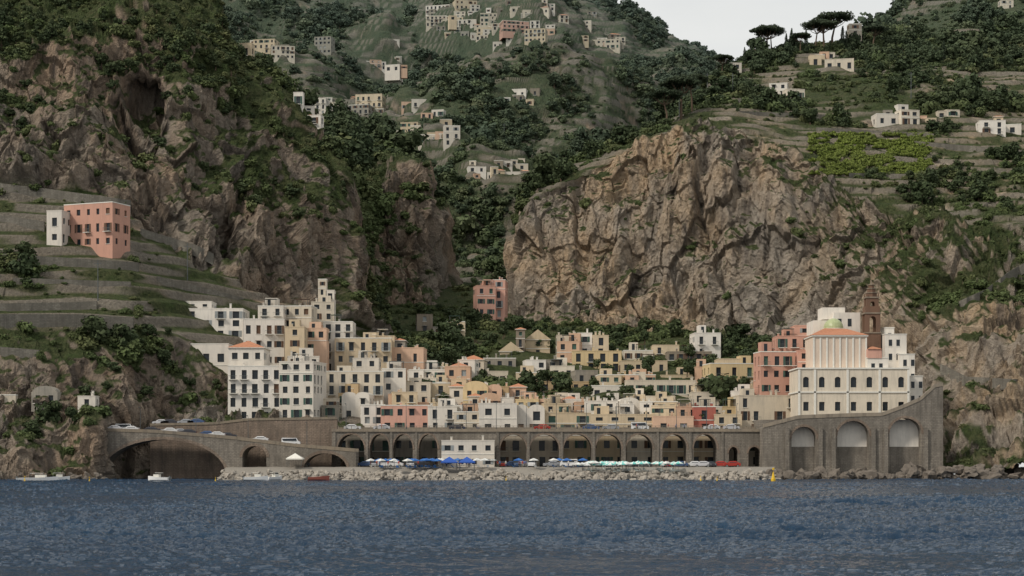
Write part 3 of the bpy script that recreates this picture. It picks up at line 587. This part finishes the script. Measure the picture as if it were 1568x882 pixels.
for i,(ya,yb2,rr) in enumerate(((447,441,1.5),(441,434,1.1),(434,428,.75))):
    mb.cyl((bx,by,cz_(ya)),(bx,by,cz_(yb2)),rr,rr,8,0); mb.cyl((bx,by,cz_(yb2)),(bx,by,cz_(yb2)+.2),rr+.2,rr+.2,8,1)
for q in (-1,1):
    for p in (-1,1): mb.cyl((bx+q*1.5,by+p*1.5,cz_(449)+.3),(bx+q*1.5,by+p*1.5,cz_(444)+.6),.25,.05,6,0)
mb.cyl((bx,by,cz_(428)),(bx,by,cz_(418)),.3,.03,6,1)
mb.obj('campanile',['brown','stonew'])
# ---------------------------------------------------------------- bridges, viaduct, bastion
def zf(pts,d):
    xs=[X(p,d) for p,_ in pts]; zs=[Z(y,d) for _,y in pts]; return lambda x: float(np.interp(x,xs,zs))
d=418.
mb=MB(); f1=zf([(145,660),(240,663),(350,672),(450,684),(545,692)],d)
arcade(mb,X(145,d),X(545,d),d,d+8,-2,f1,[(X(155,d),X(346,d),Z(728,d),Z(673,d)-Z(728,d)),(X(371,d),X(408,d),Z(700,d),Z(683,d)-Z(700,d)),(X(465,d),X(531,d),Z(718,d),Z(694,d)-Z(718,d))],0,1,20,.7)
n=60
for i in range(n):
    xa=X(145,d)+(X(545,d)-X(145,d))*i/n; xb=X(145,d)+(X(545,d)-X(145,d))*(i+1)/n; za,zb=f1(xa),f1(xb)
    for y0,y1 in ((d-.1,d+.3),(d+7.7,d+8.1)):
        B=len(mb.v); mb.v+=[(xa,y0,za),(xb,y0,zb),(xb,y1,zb),(xa,y1,za),(xa,y0,za+.8),(xb,y0,zb+.8),(xb,y1,zb+.8),(xa,y1,za+.8)]
        for q in ((4,5,6,7),(0,1,5,4),(2,3,7,6)): mb.f.append(tuple(B+k for k in q)); mb.m.append(2)
    mb.poly([(xa,d+.3,za+.02),(xb,d+.3,zb+.02),(xb,d+7.7,zb+.02),(xa,d+7.7,za+.02)],3)
mb.obj('road_bridge',['masonry','masonryB','stonew','asphalt'])
mb=MB(); d2=429.
f2=zf([(230,652),(330,650),(380,644),(512,642)],d2)
arcade(mb,X(230,d2),X(516,d2),d2,d2+2,0,f2,[],0); 
for i in range(40):
    xa=X(230,d2)+(X(516,d2)-X(230,d2))*i/40; xb=X(230,d2)+(X(516,d2)-X(230,d2))*(i+1)/40
    mb.poly([(xa,d2-.15,f2(xa)),(xb,d2-.15,f2(xb)),(xb,d2-.15,f2(xb)+.6),(xa,d2-.15,f2(xa)+.6)],1); mb.poly([(xa,d2-.15,f2(xa)+.6),(xb,d2-.15,f2(xb)+.6),(xb,d2+.3,f2(xb)+.6),(xa,d2+.3,f2(xa)+.6)],1)
mb.obj('retaining_wall',['masonryB','stonew'])
mb=MB(); d3=427.
ar=[(517,558),(566,596),(602,632),(641,670),(766,806),(812,856),(863,906),(912,952),(959,1000),(1014,1052),(1062,1098),(1116,1130),(1146,1164)]
A3=[(X(a,d3),X(c,d3),Z(688 if c-a>20 else 694,d3),(Z(665,d3)-Z(688,d3)) if c-a>20 else 1.6) for a,c in ar]
zt3=Z(659,d3); arcade(mb,X(508,d3),X(1172,d3),d3,d3+8,1,lambda x:zt3,A3,0,1,14,.45)
x0,x1=X(508,d3),X(1172,d3)
mb.box(x0,x1,d3-.35,d3+.0,zt3-.35,zt3+.02,2); mb.box(x0,x1,d3-.15,d3+.15,zt3+.02,zt3+.35,2); mb.box(x0,x1,d3+7.8,d3+8.1,zt3+.0,zt3+.9,2)
k=int((x1-x0)/1.6)
for i in range(k): xx=x0+(x1-x0)*i/k; mb.box(xx,xx+.14,d3-.05,d3+.07,zt3+.35,zt3+1.05,2)
mb.box(x0,x1,d3-.08,d3+.1,zt3+1.05,zt3+1.15,2); mb.poly([(x0,d3+.2,zt3+.03),(x1,d3+.2,zt3+.03),(x1,d3+7.8,zt3+.03),(x0,d3+7.8,zt3+.03)],3)
for a in list(np.array([512,562,599,637,762,809,860,909,956,1007,1057,1106])): mb.box(X(a,d3)-.3,X(a,d3)+.3,d3-.25,d3-.0,1,zt3-.36,0)
mb.obj('viaduct',['masonry','masonryB','stonew','asphalt'])
mb=MB(); d4=421.
f4=zf([(1168,654),(1222,640),(1300,637),(1350,636),(1380,625),(1410,612),(1432,592),(1444,590)],d4)
arcade(mb,X(1168,d4),X(1444,d4),d4,d4+5,-1,f4,[(X(1212,d4),X(1250,d4),Z(672,d4),3.0),(X(1282,d4),X(1331,d4),Z(668,d4),3.8),(X(1362,d4),X(1411,d4),Z(664,d4),3.8)],0,1,14,.6)
mb.box(X(1205,d4),X(1420,d4),d4+3.1,d4+5.6,Z(684,d4),Z(642,d4),3); mb.box(X(1205,d4),X(1420,d4),d4+2.6,d4+5.6,-1,Z(684,d4),0)
for xx in range(1168,1444,4):
    a,c=X(xx,d4),X(xx+4,d4); 
    B=len(mb.v); mb.v+=[(a,d4-.12,f4(a)-.2),(c,d4-.12,f4(c)-.2),(c,d4+.4,f4(c)-.2),(a,d4+.4,f4(a)-.2),(a,d4-.12,f4(a)+.7),(c,d4-.12,f4(c)+.7),(c,d4+.4,f4(c)+.7),(a,d4+.4,f4(a)+.7)]
    for q in ((4,5,6,7),(0,1,5,4),(2,3,7,6)): mb.f.append(tuple(B+k for k in q)); mb.m.append(2)
for p in (1205,1256,1276,1337,1356,1417):
    mb.box(X(p,d4)-.5,X(p,d4)+.5,d4-.6,d4-.0,0,Z(655,d4),0)
mb.box(X(1170,d4),X(1444,d4),d4+5.7,d4+18,-1,Z(642,d4),0)
mb.obj('bastion',['masonry','masonryB','stonew','white'])
# beach and boulders
V=[];nx,ny=160,24
for j in range(ny):
    for i in range(nx):
        x=X(330,402)+(X(1200,402)-X(330,402))*i/(nx-1); t=j/(ny-1); y=400+t*38; V.append((x,y,min(2.9,-1.2+4.4*min(1,t*2.2))))
V=np.array(V); V[:,2]+=fbm(V/3.,3)*.18; link(bpy.data.objects.new('beach',npmesh('beach',V,gridq(ny,nx),M['sand'],smooth=True)))
import bmesh
from mathutils import noise as mn
def rocks(name,spots,smin,smax,mat='boulder'):
    bm=bmesh.new()
    for (x,y,z) in spots:
        s=rnd(smin,smax); r=bmesh.ops.create_icosphere(bm,subdivisions=2,radius=1); off=Vector((rnd(0,90),rnd(0,90),rnd(0,90)))
        rot=Matrix.Rotation(rnd(0,6),3,'Z')@Matrix.Rotation(rnd(0,6),3,'X'); sx=Vector((rnd(.8,1.3),rnd(.7,1.2),rnd(.5,.85)))
        for v in r['verts']:
            c=v.co; k=.72+.5*mn.noise(c*1.3+off)
            m_=max(abs(c.x),abs(c.y),abs(c.z)); c=c*(.6+.4/m_*.8); c=Vector((c.x*sx.x,c.y*sx.y,c.z*sx.z))*k; v.co=rot@c*s+Vector((x,y,z))
    me=bpy.data.meshes.new(name); bm.to_mesh(me); bm.free(); me.materials.append(M[mat]); return link(bpy.data.objects.new(name,me))
sp=[]
for i in range(760):
    t=rnd(0,3.2); sp.append((X(rnd(335,1175),402),401+t*1.6,-.5+t*.75))
rocks('breakwater',sp,.4,1.35)
sp=[(X(rnd(1150,1400),412),rnd(408,420),rnd(-.8,1.2)) for i in range(200)]+[(X(rnd(1390,1600),412),rnd(406,420),rnd(-.8,2.4)) for i in range(110)]
rocks('shore_rocks',sp,.8,2.8,'boulderD')
sp=[(X(rnd(-60,160),402),rnd(396,408),rnd(-.8,1.4)) for i in range(110)]
rocks('shore_rocks',sp,.6,1.8,'boulderD')
# ---------------------------------------------------------------- scatter
def doscatter():
    bp=[];bs=[];tp=[];ts=[]
    ex=np.array([e for e in EXC])
    for s in SH:
        c=s['c']; px=784+c[:,0]*F/c[:,1]; py=HY-(c[:,2]-H)*F/c[:,1]
        patch=sstep(-.3,.35,fbm(c/45.+7,3)); te=s['te']
        base=s['dens']*(1-s['rk'])*(1+.5*te)+s['rd']*s['rk']*(1+7*s['gx'])
        prob=s['a']*base*(s['veg']**1.3+.03)*(.35+1.1*patch)*(1-.6*s['wall'])
        ok=(px>-120)&(px<1700)&(py>-120)&(R.uniform(size=len(prob))<prob)
        idx=np.where(ok)[0]; p=c[idx].copy()
        keep=np.ones(len(p),bool)
        for e in ex: keep&=~(((p[:,0]-e[0])**2+(p[:,1]-e[1])**2<e[3]**2)&(np.abs(p[:,2]-e[2])<25))
        keep&=~((px[idx]>1235)&(px[idx]<1430)&(py[idx]>205)&(py[idx]<268)&(p[:,1]<800))
        keep&=~((px[idx]>60)&(px[idx]<195)&(py[idx]>375)&(py[idx]<398)&(p[:,1]<520)&(R.uniform(size=len(p))<.7))
        p=p[keep]; idx=idx[keep]
        sz=s['size']*np.exp(R.normal(0,.38,len(p)))*(.7+.6*patch[idx]); sz=np.where(te[idx]>.5,sz*(.42+.5*patch[idx]),sz); sz=np.where(s['rk'][idx]>.6,sz*.75,sz)
        tr=(R.uniform(size=len(p))<.30*patch[idx]+.05)&(s['rk'][idx]<.9)
        for msk,P_,S_,k in ((~tr,bp,bs,1),(tr,tp,ts,1.2)):
            q=p[msk]; z=sz[msk][:,None]*k; q=q-np.array([0,0,.15])*z; P_.append(q); S_.append(z*np.stack([R.uniform(.9,1.3,len(q)),R.uniform(.9,1.3,len(q)),R.uniform(.7,1.15,len(q))],1) if len(q) else np.zeros((0,3)))
    town=[(500,556),(512,552),(523,560),(865,532),(850,530),(1060,570),(1072,575),(1085,592),(1100,655),(1075,655),(700,590),(690,530),(720,606),(655,545),(668,560),(640,560),(705,575),(830,530),(1180,535),(1150,560),(1085,560),(1075,600),(930,535),(715,500),(700,500),(790,500),(770,510),(1250,620),(560,560),(652,600),(682,620),(1140,600),(625,540),(675,545),(720,540),(735,520),(755,525),(640,580),(1050,545),(1110,540),(1130,530),(900,520),(860,515),(980,520)]
    for px,py in town:
        for k in range(2):
            x=px+rnd(-8,8); y=py+rnd(-2,4); dd=float(np.interp(-y,[-657,-600,-560,-520,-480],[446,474,514,562,622]))
            tp.append(np.array([[X(x,dd),dd,Z(y,dd)-.5]])); ts.append(np.full((1,3),rnd(1.5,2.6)))
    for x,y,dd in TR:
        for k in range(2): a=x+rnd(-8,8); e_=dd+rnd(-2,2); tp.append(np.array([[X(a,e_),e_,Z(y,e_)-.5]])); ts.append(np.full((1,3),rnd(1.2,2.0)))
    print('SCATTER',sum(map(len,bp)),sum(map(len,tp)))
    scatter('shrub_cover',np.concatenate(bp),np.concatenate(bs),colB); scatter('tree_cover',np.concatenate(tp),np.concatenate(ts),colT)
    pts=[]
    for yy in np.arange(208,268,4.6):
        for xx in np.arange(1240,1425,2.2):
            if pn(np.array([[xx/30.,yy/12.,3.]]))[0]>-.2:
                a,c_=xx+rnd(-2,2),yy+rnd(-1.4,1.4); dd=hit(a,c_,2.5); pts.append((X(a,dd),dd,Z(c_,dd)))
    pts=np.array(pts); scatter('vineyard',pts,np.ones((len(pts),3))*R.uniform(.8,1.8,(len(pts),1)),colV)
doscatter()
# ---------------------------------------------------------------- named trees
def stone_pine(seed,h=9,r=6):
    random.seed(seed); mb=MB(); p=Vector((0,0,-1)); q=Vector((rnd(-.4,.4),0,h*.35)); t=Vector((rnd(-.8,.8),rnd(-.4,.4),h*.62))
    mb.cyl(p,q,.42,.33,8,1); mb.cyl(q,t,.33,.26,8,1)
    for i in range(22):
        a=i*2.4; rr=r*math.sqrt((i+.5)/22)*.86; c=Vector((t.x+rr*math.cos(a),t.y+rr*math.sin(a),h*.86+rnd(-.3,.5)+(1-(rr/r)**2)*h*.13))
        if i%2==0: m_=t.lerp(c,.5)-Vector((0,0,.5)); mb.cyl(t,m_,.16,.1,5,1,False); mb.cyl(m_,c,.1,.04,5,1,False)
        k=r*rnd(.2,.3); mb.leaves(c,(k,k,k*.48),150,.24,0)
    return mb.mesh('stone_pine',['leafP','bark'])
pines=[stone_pine(i,10+i,5.5+i*.8) for i in range(3)]
for i,(px,py,k) in enumerate(((1105,116,.95),(1175,86,1.3),(1182,80,1.0),(1262,76,1.35),(1275,74,1.5),(1248,76,1.1),(1043,178,1.5),(1020,190,1.2),(1060,166,1.1),(1225,80,.9),(1338,74,1.0))):
    dd=hit(px,py+3,4); inst('stone_pine',pines[i%3],(X(px,dd),dd,Z(py+3,dd)),i*1.3,k)
def cypress(seed):
    random.seed(seed); mb=MB(); mb.cyl((0,0,-1),(0,0,3),.2,.12,6,1)
    for i in range(16):
        z=1+i*.62; k=1.0*math.sin(math.pi*min(1,(i+2.5)/18.5))**.7; mb.leaves((rnd(-.15,.15),rnd(-.15,.15),z),(k,k,.75),70,.17,0)
    return mb.mesh('cypress_tree',['leafP','bark'])
cyp=[cypress(3),cypress(4)]
for i,(px,py,k) in enumerate(((1140,98,.8),(1151,94,.9),(1160,92,.7),(1204,80,.9),(1212,80,1.1),(1220,80,.8),(1234,78,1.),(1290,76,1.1),(1296,76,.9),(1445,92,.9),(1425,95,.7),(1510,90,.7))):
    dd=hit(px,py+3,4); inst('cypress_tree',cyp[i%2],(X(px,dd),dd,Z(py+3,dd)),i,k)
random.seed(5)
# ---------------------------------------------------------------- vehicles
def car_mesh(c,van=False):
    mb=MB(); pr=[(-2.1,.35),(-2.1,.85),(-1.95,1.0),(-1.2,1.08),(-.55,1.5),(.9,1.52),(1.75,1.1),(2.1,1.0),(2.12,.4)]
    if van: pr=[(-2.3,.35),(-2.3,1.0),(-1.9,1.2),(-1.4,2.0),(2.2,2.05),(2.3,1.9),(2.3,.4)]
    hw=lambda z:.86 if z<1.12 else .68
    n=len(pr)
    for i in range(n):
        a,c_=pr[i],pr[(i+1)%n]; gl= (max(a[1],c_[1])>1.3 and abs(a[1]-c_[1])>.3)
        mb.poly([(a[0],-hw(a[1]),a[1]),(c_[0],-hw(c_[1]),c_[1]),(c_[0],hw(c_[1]),c_[1]),(a[0],hw(a[1]),a[1])],1 if gl else 0)
    for s_ in (-1,1):
        low=[p for p in pr if p[1]<1.12 or van and p[1]<1.3]; hi=[p for p in pr if not(p in low)]
        mb.poly([(p[0],s_*.86,p[1]) for p in low],0)
        i0=pr.index(hi[0])-1; i1=(pr.index(hi[-1])+1)%n
        ring=[pr[i0]]+hi+[pr[i1]]
        mb.poly([(p[0],s_*hw(p[1]),p[1]) for p in ring],0)
        zc=1.15 if not van else 1.3
        mb.poly([(ring[0][0]+.45,s_*.87,zc),(hi[0][0]+.1,s_*.70,hi[0][1]-.1),(hi[-1][0]-.05,s_*.70,hi[-1][1]-.12),(ring[-1][0]-.4,s_*.87,zc)],1)
        for wx in (-1.35,1.35): mb.cyl((wx,s_*.62,.33),(wx,s_*.90,.33),.34,.34,14,2); mb.cyl((wx,s_*.9,.33),(wx,s_*.915,.33),.18,.18,10,3)
        mb.box(-2.14,-2.08,s_*.6-.15,s_*.6+.15,.68,.85,3); mb.box(2.1,2.15,s_*.62-.12,s_*.62+.12,.7,.9,4)
    pc=plain('car_paint',c,.3,.1,.03); return mb.mesh('parked_car',[pc,'glass','tyre','shutW','red'])
M['tyre']=plain('tyre_rubber',(.02,.02,.02),.9)
cars=[car_mesh(c) for c in ((.6,.6,.6),(.5,.5,.52),(.05,.05,.06),(.35,.04,.03),(.06,.1,.2),(.3,.31,.33))]+[car_mesh((.7,.7,.7),True)]
for i,px in enumerate((165,178,190,203,232,262,276,290,318,334,348,400,445)):
    x=X(px,422.5); inst('parked_car',cars[[0,1,6,0,2,0,5,2,4,0,2,0,6][i]],(x,420.5+(0 if i%2 else 3.2),f1(x)+.03),0 if i%2 else math.pi)
for i,px in enumerate((246,259,284,300)): x=X(px,432); inst('parked_car',cars[[1,2,5,4][i]],(x,432.5,f2(x)+.1),0)
for i,px in enumerate((540,585,700,830,905,935,980,1090,1120)): inst('parked_car',cars[i%7],(X(px,430),430,zt3+.04),0 if i%2 else math.pi)
for i in range(26):
    px=[430,447,462,770,783,800,815,1062,1075,1088,1102,560,575,590,605,628,645,1120,790,845,870,900,935,985,1020,1040][i]; inst('parked_car',cars[i%7],(X(px,424),423.5+rnd(-.5,.5),2.85),rnd(-.2,.2)+(1.57 if i%3==0 else 0))
mb=MB(); mb.cyl((0,0,0),(0,0,6),.09,.05,6,0); mb.cyl((0,0,5.9),(0,-1.2,6.3),.05,.04,6,0); mb.box(-.15,.15,-1.7,-1.1,6.22,6.36,0); lamp=mb.mesh('street_lamp',['metal'])
for px in range(530,1170,46): inst('street_lamp',lamp,(X(px,427.6),427.6,zt3+.35),0)
for px in (160,215,300,380,470): x=X(px,425.5); inst('street_lamp',lamp,(x,425.5,f1(x)),0)
mb=MB(); mb.cyl((0,0,-1),(0,0,9),.14,.09,6,0); mb.box(-.8,.8,-.05,.05,8.2,8.32,0); pole=mb.mesh('utility_pole',['metal'])
for px,py in ((1040,178),(1122,152),(1395,150),(772,215),(1083,150),(287,430),(150,460)): dd=hit(px,py,3); inst('utility_pole',pole,(X(px,dd),dd,Z(py,dd)),0,1.2)
def umb(c1,c2):
    mb=MB(); mb.cyl((0,0,0),(0,0,2.3),.03,.03,5,2)
    for i in range(8):
        t0=math.pi*i/4;t1=math.pi*(i+1)/4; r=1.25
        mb.poly([(r*math.cos(t0),r*math.sin(t0),1.95),(r*math.cos(t1),r*math.sin(t1),1.95),(0,0,2.45)],i%2)
        mb.poly([(r*math.cos(t0),r*math.sin(t0),1.8),(r*math.cos(t1),r*math.sin(t1),1.8),(r*math.cos(t1),r*math.sin(t1),1.95),(r*math.cos(t0),r*math.sin(t0),1.95)],i%2)
    mb.box(.5,1.1,-1,.9,.28,.34,1); mb.poly([(.5,.9,.34),(1.1,.9,.34),(1.1,1.4,.8),(.5,1.4,.8)],1)
    for yy in (-.9,.8): mb.box(.52,.56,yy,yy+.05,0,.28,2); mb.box(1.04,1.08,yy,yy+.05,0,.28,2)
    return mb.mesh('beach_umbrella',[plain('canvas',c1,.9),plain('canvas',c2,.9),'metal'])
um=[umb((.16,.5,.46),(.65,.72,.69)),umb((.03,.10,.32),(.05,.16,.4)),umb((.65,.66,.64),(.5,.5,.48))]
for i in range(50): inst('beach_umbrella',um[0 if rnd(0,1)<.6 else 2],(X(rnd(885,1040),408),rnd(403.5,413),1.6+rnd(0,.5)),rnd(0,3))
for i in range(22): inst('beach_umbrella',um[1 if rnd(0,1)<.6 else 2],(X(rnd(560,680),413),rnd(409,418),2.6),rnd(0,3))
for i in range(16): inst('beach_umbrella',um[2 if i%2 else 1],(X(rnd(640,900),416),rnd(412,420),2.7),rnd(0,3))
mb=MB()
for sx in (-1,1):
    for sy in (-1,1): mb.cyl((sx*2.2,sy*2.2,0),(sx*2.2,sy*2.2,2.4),.06,.06,6,1)
e=2.5
for a,c_ in (((-e,-e),(e,-e)),((e,-e),(e,e)),((e,e),(-e,e)),((-e,e),(-e,-e))): mb.poly([(a[0],a[1],2.4),(c_[0],c_[1],2.4),(0,0,4.0)],0); mb.poly([(a[0],a[1],2.05),(c_[0],c_[1],2.05),(c_[0],c_[1],2.4),(a[0],a[1],2.4)],0)
tent=mb.mesh('canopy_tent',[plain('canvas_blue',(.03,.09,.35),.8),'metal'])
for px in (688,715): inst('canopy_tent',tent,(X(px,411),411,2.3),0,.8)
inst('canopy_tent',mb.mesh('canopy_tent',['trim','metal']),(X(452,415),415,Z(714,415)),0,.8)
# boats and buoys
def boat(L_,hull,cab=True):
    mb=MB(); n=12; rows=[]
    for i in range(n+1):
        t=i/n; w=L_*.16*(1-max(0,(t-.45)/.55)**2.2); x=-L_/2+L_*t; sh=.75+.35*t*t
        rows.append([(x,-w,sh),(x,-w*.85,.2),(x,0,-.25),(x,w*.85,.2),(x,w,sh)])
    for i in range(n):
        for j in range(4): mb.poly([rows[i][j],rows[i+1][j],rows[i+1][j+1],rows[i][j+1]],0)
        mb.poly([(rows[i][0][0],rows[i][0][1]*.95,rows[i][0][2]-.12),(rows[i+1][0][0],rows[i+1][0][1]*.95,rows[i+1][0][2]-.12),(rows[i+1][4][0],rows[i+1][4][1]*.95,rows[i+1][4][2]-.12),(rows[i][4][0],rows[i][4][1]*.95,rows[i][4][2]-.12)],1)
    mb.poly(rows[0],0)
    if cab:
        mb.box(-L_*.05,L_*.2,-L_*.09,L_*.09,.75,1.45,1); mb.poly([(L_*.2,-L_*.09,.8),(L_*.2,L_*.09,.8),(L_*.14,L_*.08,1.75),(L_*.14,-L_*.08,1.75)],2); mb.box(-L_*.18,L_*.14,-L_*.08,L_*.08,1.75,1.82,1)
        for s_ in (-1,1): mb.cyl((-L_*.17,s_*L_*.075,.7),(-L_*.17,s_*L_*.075,1.75),.03,.03,5,3)
    mb.box(-L_/2-.3,-L_/2+.05,-.2,.2,.1,1.1,3)
    return mb.mesh('motor_boat',[hull,'trim','glass','metal'])
bt=[boat(9,'white_paint'),boat(5.5,'white_paint'),boat(5,'red',False)]
for i,(px,dd,k,rz,w) in enumerate(((58,380,0,.05,1),(88,386,1,.3,1),(243,388,1,2.8,1),(392,392,1,0,1),(488,394,2,.2,1),(420,396,1,1.0,1))): inst('motor_boat',bt[k],(X(px,dd),dd,.05),rz,w)
mb=MB(); mb.cyl((0,0,-.2),(0,0,.5),.6,.6,12,0); mb.cyl((0,0,.5),(0,0,2.2),.5,.12,10,0); mb.cyl((0,0,2.2),(0,0,3.1),.05,.05,6,0); mb.box(-.25,.25,-.25,.25,2.8,3.3,0)
ym=plain('buoy_yellow',(.7,.45,.03),.5); bu=mb.mesh('buoy',[ym])
for px,dd,k in ((1184,390,.9),(1073,385,.35),(1098,388,.3),(137,370,.35),(38,372,.4),(330,380,.3),(775,388,.3)): inst('buoy',bu,(X(px,dd),dd,0),0,k)
# people
def person(kind,c1,c2):
    me=bpy.data.meshes.new('person')
    J={'pel':(0,0,.95,.15),'ch':(0,0,1.25,.15),'sh':(0,0,1.42,.13),'nk':(0,0,1.52,.055),'hd':(0,-.01,1.62,.09),'ht':(0,0,1.72,.085)}
    E=[('pel','ch'),('ch','sh'),('sh','nk'),('nk','hd'),('hd','ht')]
    for s_,n_ in ((-1,'l'),(1,'r')):
        st=.12*s_*(1 if kind else .3)
        J.update({'hp'+n_:(.1*s_,0,.88,.1),'kn'+n_:(.11*s_,-.03-st,.5,.065),'an'+n_:(.11*s_,st,.08,.045),'to'+n_:(.12*s_,st-.14,.03,.04),'so'+n_:(.19*s_,0,1.40,.06),'el'+n_:(.26*s_,.03+st,1.12,.045),'wr'+n_:(.25*s_,-.08+st*1.6,.88,.03),'ha'+n_:(.25*s_,-.12+st*1.7,.79,.035)})
        E+=[('pel','hp'+n_),('hp'+n_,'kn'+n_),('kn'+n_,'an'+n_),('an'+n_,'to'+n_),('sh','so'+n_),('so'+n_,'el'+n_),('el'+n_,'wr'+n_),('wr'+n_,'ha'+n_)]
    K=list(J); me.from_pydata([J[k][:3] for k in K],[(K.index(a),K.index(b_)) for a,b_ in E],[])
    o=link(bpy.data.objects.new('person',me)); md=o.modifiers.new('s','SKIN')
    for i,k in enumerate(K): me.skin_vertices[0].data[i].radius=(J[k][3],J[k][3]*.85)
    me.skin_vertices[0].data[0].use_root=True
    sb=o.modifiers.new('b','SUBSURF'); sb.levels=1
    dg=bpy.context.evaluated_depsgraph_get(); m2=bpy.data.meshes.new_from_object(o.evaluated_get(dg)); bpy.data.objects.remove(o)
    m2.materials.clear()
    for mm in (plain('skin',(.45,.27,.18)),plain('shirt_cloth',c1),plain('trouser_cloth',c2),plain('hair',(.05,.03,.02))): m2.materials.append(mm)
    for p in m2.polygons:
        z=p.center.z; x=abs(p.center.x); p.material_index=3 if (z>1.66 or (z>1.58 and p.center.y>.03)) else (0 if z>1.5 or x>.235 or z<.12 else (1 if z>.95 else 2))
    return m2
try:
    pp=[person(k,a,c_) for k,a,c_ in ((0,(.6,.6,.58),(.05,.07,.15)),(1,(.4,.06,.05),(.3,.27,.2)),(1,(.06,.12,.3),(.03,.03,.03)))]
    for i in range(34): inst('person',pp[i%3],(X(rnd(560,1060),409),rnd(417.5,420),2.85),rnd(0,6))
    for i in range(14): inst('person',pp[i%3],(X(rnd(540,1160),428.5),428.5,zt3+.04),random.choice([1.57,-1.57]))
except Exception as ex: print('people fail',ex)
# ---------------------------------------------------------------- sea
ys=np.concatenate([[-400,-100,0,40],np.arange(60,130,.2),np.arange(130,230,.38),np.arange(230,405,.7),[410,425,450,500,600]])
nu=1000; us=np.concatenate([[-30,-8,-3,-1.2,-.7,-.5],np.linspace(-.37,.37,nu),[.5,.7,1.2,3,8,30]])
YY=np.repeat(ys[:,None],len(us),1); XX=us[None,:]*np.maximum(YY,60)
p=np.stack([XX,YY,np.zeros_like(XX)],2)
core=(sstep(45,62,YY))*(1-sstep(405,412,YY))*(1-sstep(.36,.37,np.abs(us))[None,:])
q=p.copy(); q[...,0]+=.25*q[...,1]; w_=fbm(p/25.,2)[...,None]*2; q=q+w_
h=.42*fbm(q*np.array([1/10.,1/5.5,1])+3,2)+.42*ridg(q*np.array([1/3.0,1/1.9,1])+11,3)+.10*fbm(p*np.array([1/.8,1/.55,1])+21,2)
p[...,2]=h*core*(.7+.9*fbm(p/60.,2))
m,nt,bs=newmat('sea_water'); bs.inputs['Roughness'].default_value=.06; bs.inputs['IOR'].default_value=1.33; bs.inputs['Specular IOR Level'].default_value=.37
g=N(nt,'ShaderNodeNewGeometry').outputs['Position']
nt.links.new(mixc(nt,ramp(nt,noise(nt,g,.02,3),.35,.65),(.006,.026,.058),(.011,.040,.082)),bs.inputs['Base Color'])
b1=noise(nt,g,1.3,6,.65,(1,1.6,1)); bump(nt,bs,b1,.8,.5)
link(bpy.data.objects.new('sea',npmesh('sea',p.reshape(-1,3),gridq(*p.shape[:2]),m,smooth=True)))
# ---------------------------------------------------------------- light, sky, camera
el=math.radians(42); az=math.radians(236)
w=bpy.data.worlds.new('World'); scene.world=w; w.use_nodes=True; nt=w.node_tree; bg=nt.nodes['Background']
sk=N(nt,'ShaderNodeTexSky',sky_type='NISHITA'); sk.sun_disc=False; sk.sun_elevation=el; sk.sun_rotation=az; sk.dust_density=4; sk.air_density=1.2
tc=N(nt,'ShaderNodeTexCoord').outputs['Generated']; cl=ramp(nt,noise(nt,tc,2.2,6,.55,(1,1,2.5)),.3,.6)
k=N(nt,'ShaderNodeMath',operation='MULTIPLY_ADD'); k.inputs[1].default_value=.25; k.inputs[2].default_value=.7; nt.links.new(cl,k.inputs[0])
nt.links.new(mixc(nt,k.outputs[0],sk.outputs[0],(8.4,8.45,8.25)),bg.inputs[0]); bg.inputs[1].default_value=.1
sl=bpy.data.lights.new('sun','SUN'); sl.energy=2.4; sl.angle=math.radians(8); sl.color=(1,.92,.81); so=link(bpy.data.objects.new('sun',sl))
dv=Vector((math.sin(az)*math.cos(el),math.cos(az)*math.cos(el),math.sin(el))); so.rotation_euler=dv.to_track_quat('Z','Y').to_euler(); so.location=dv*300
cd=bpy.data.cameras.new('camera'); cd.lens=60; cd.sensor_width=36; cd.shift_y=255/1568.; cd.clip_start=1; cd.clip_end=8000
co=link(bpy.data.objects.new('camera',cd)); co.location=(0,0,H); co.rotation_euler=(math.radians(90),0,0); scene.camera=co
scene.view_settings.view_transform='Standard'; scene.view_settings.look='None'; scene.view_settings.exposure=0
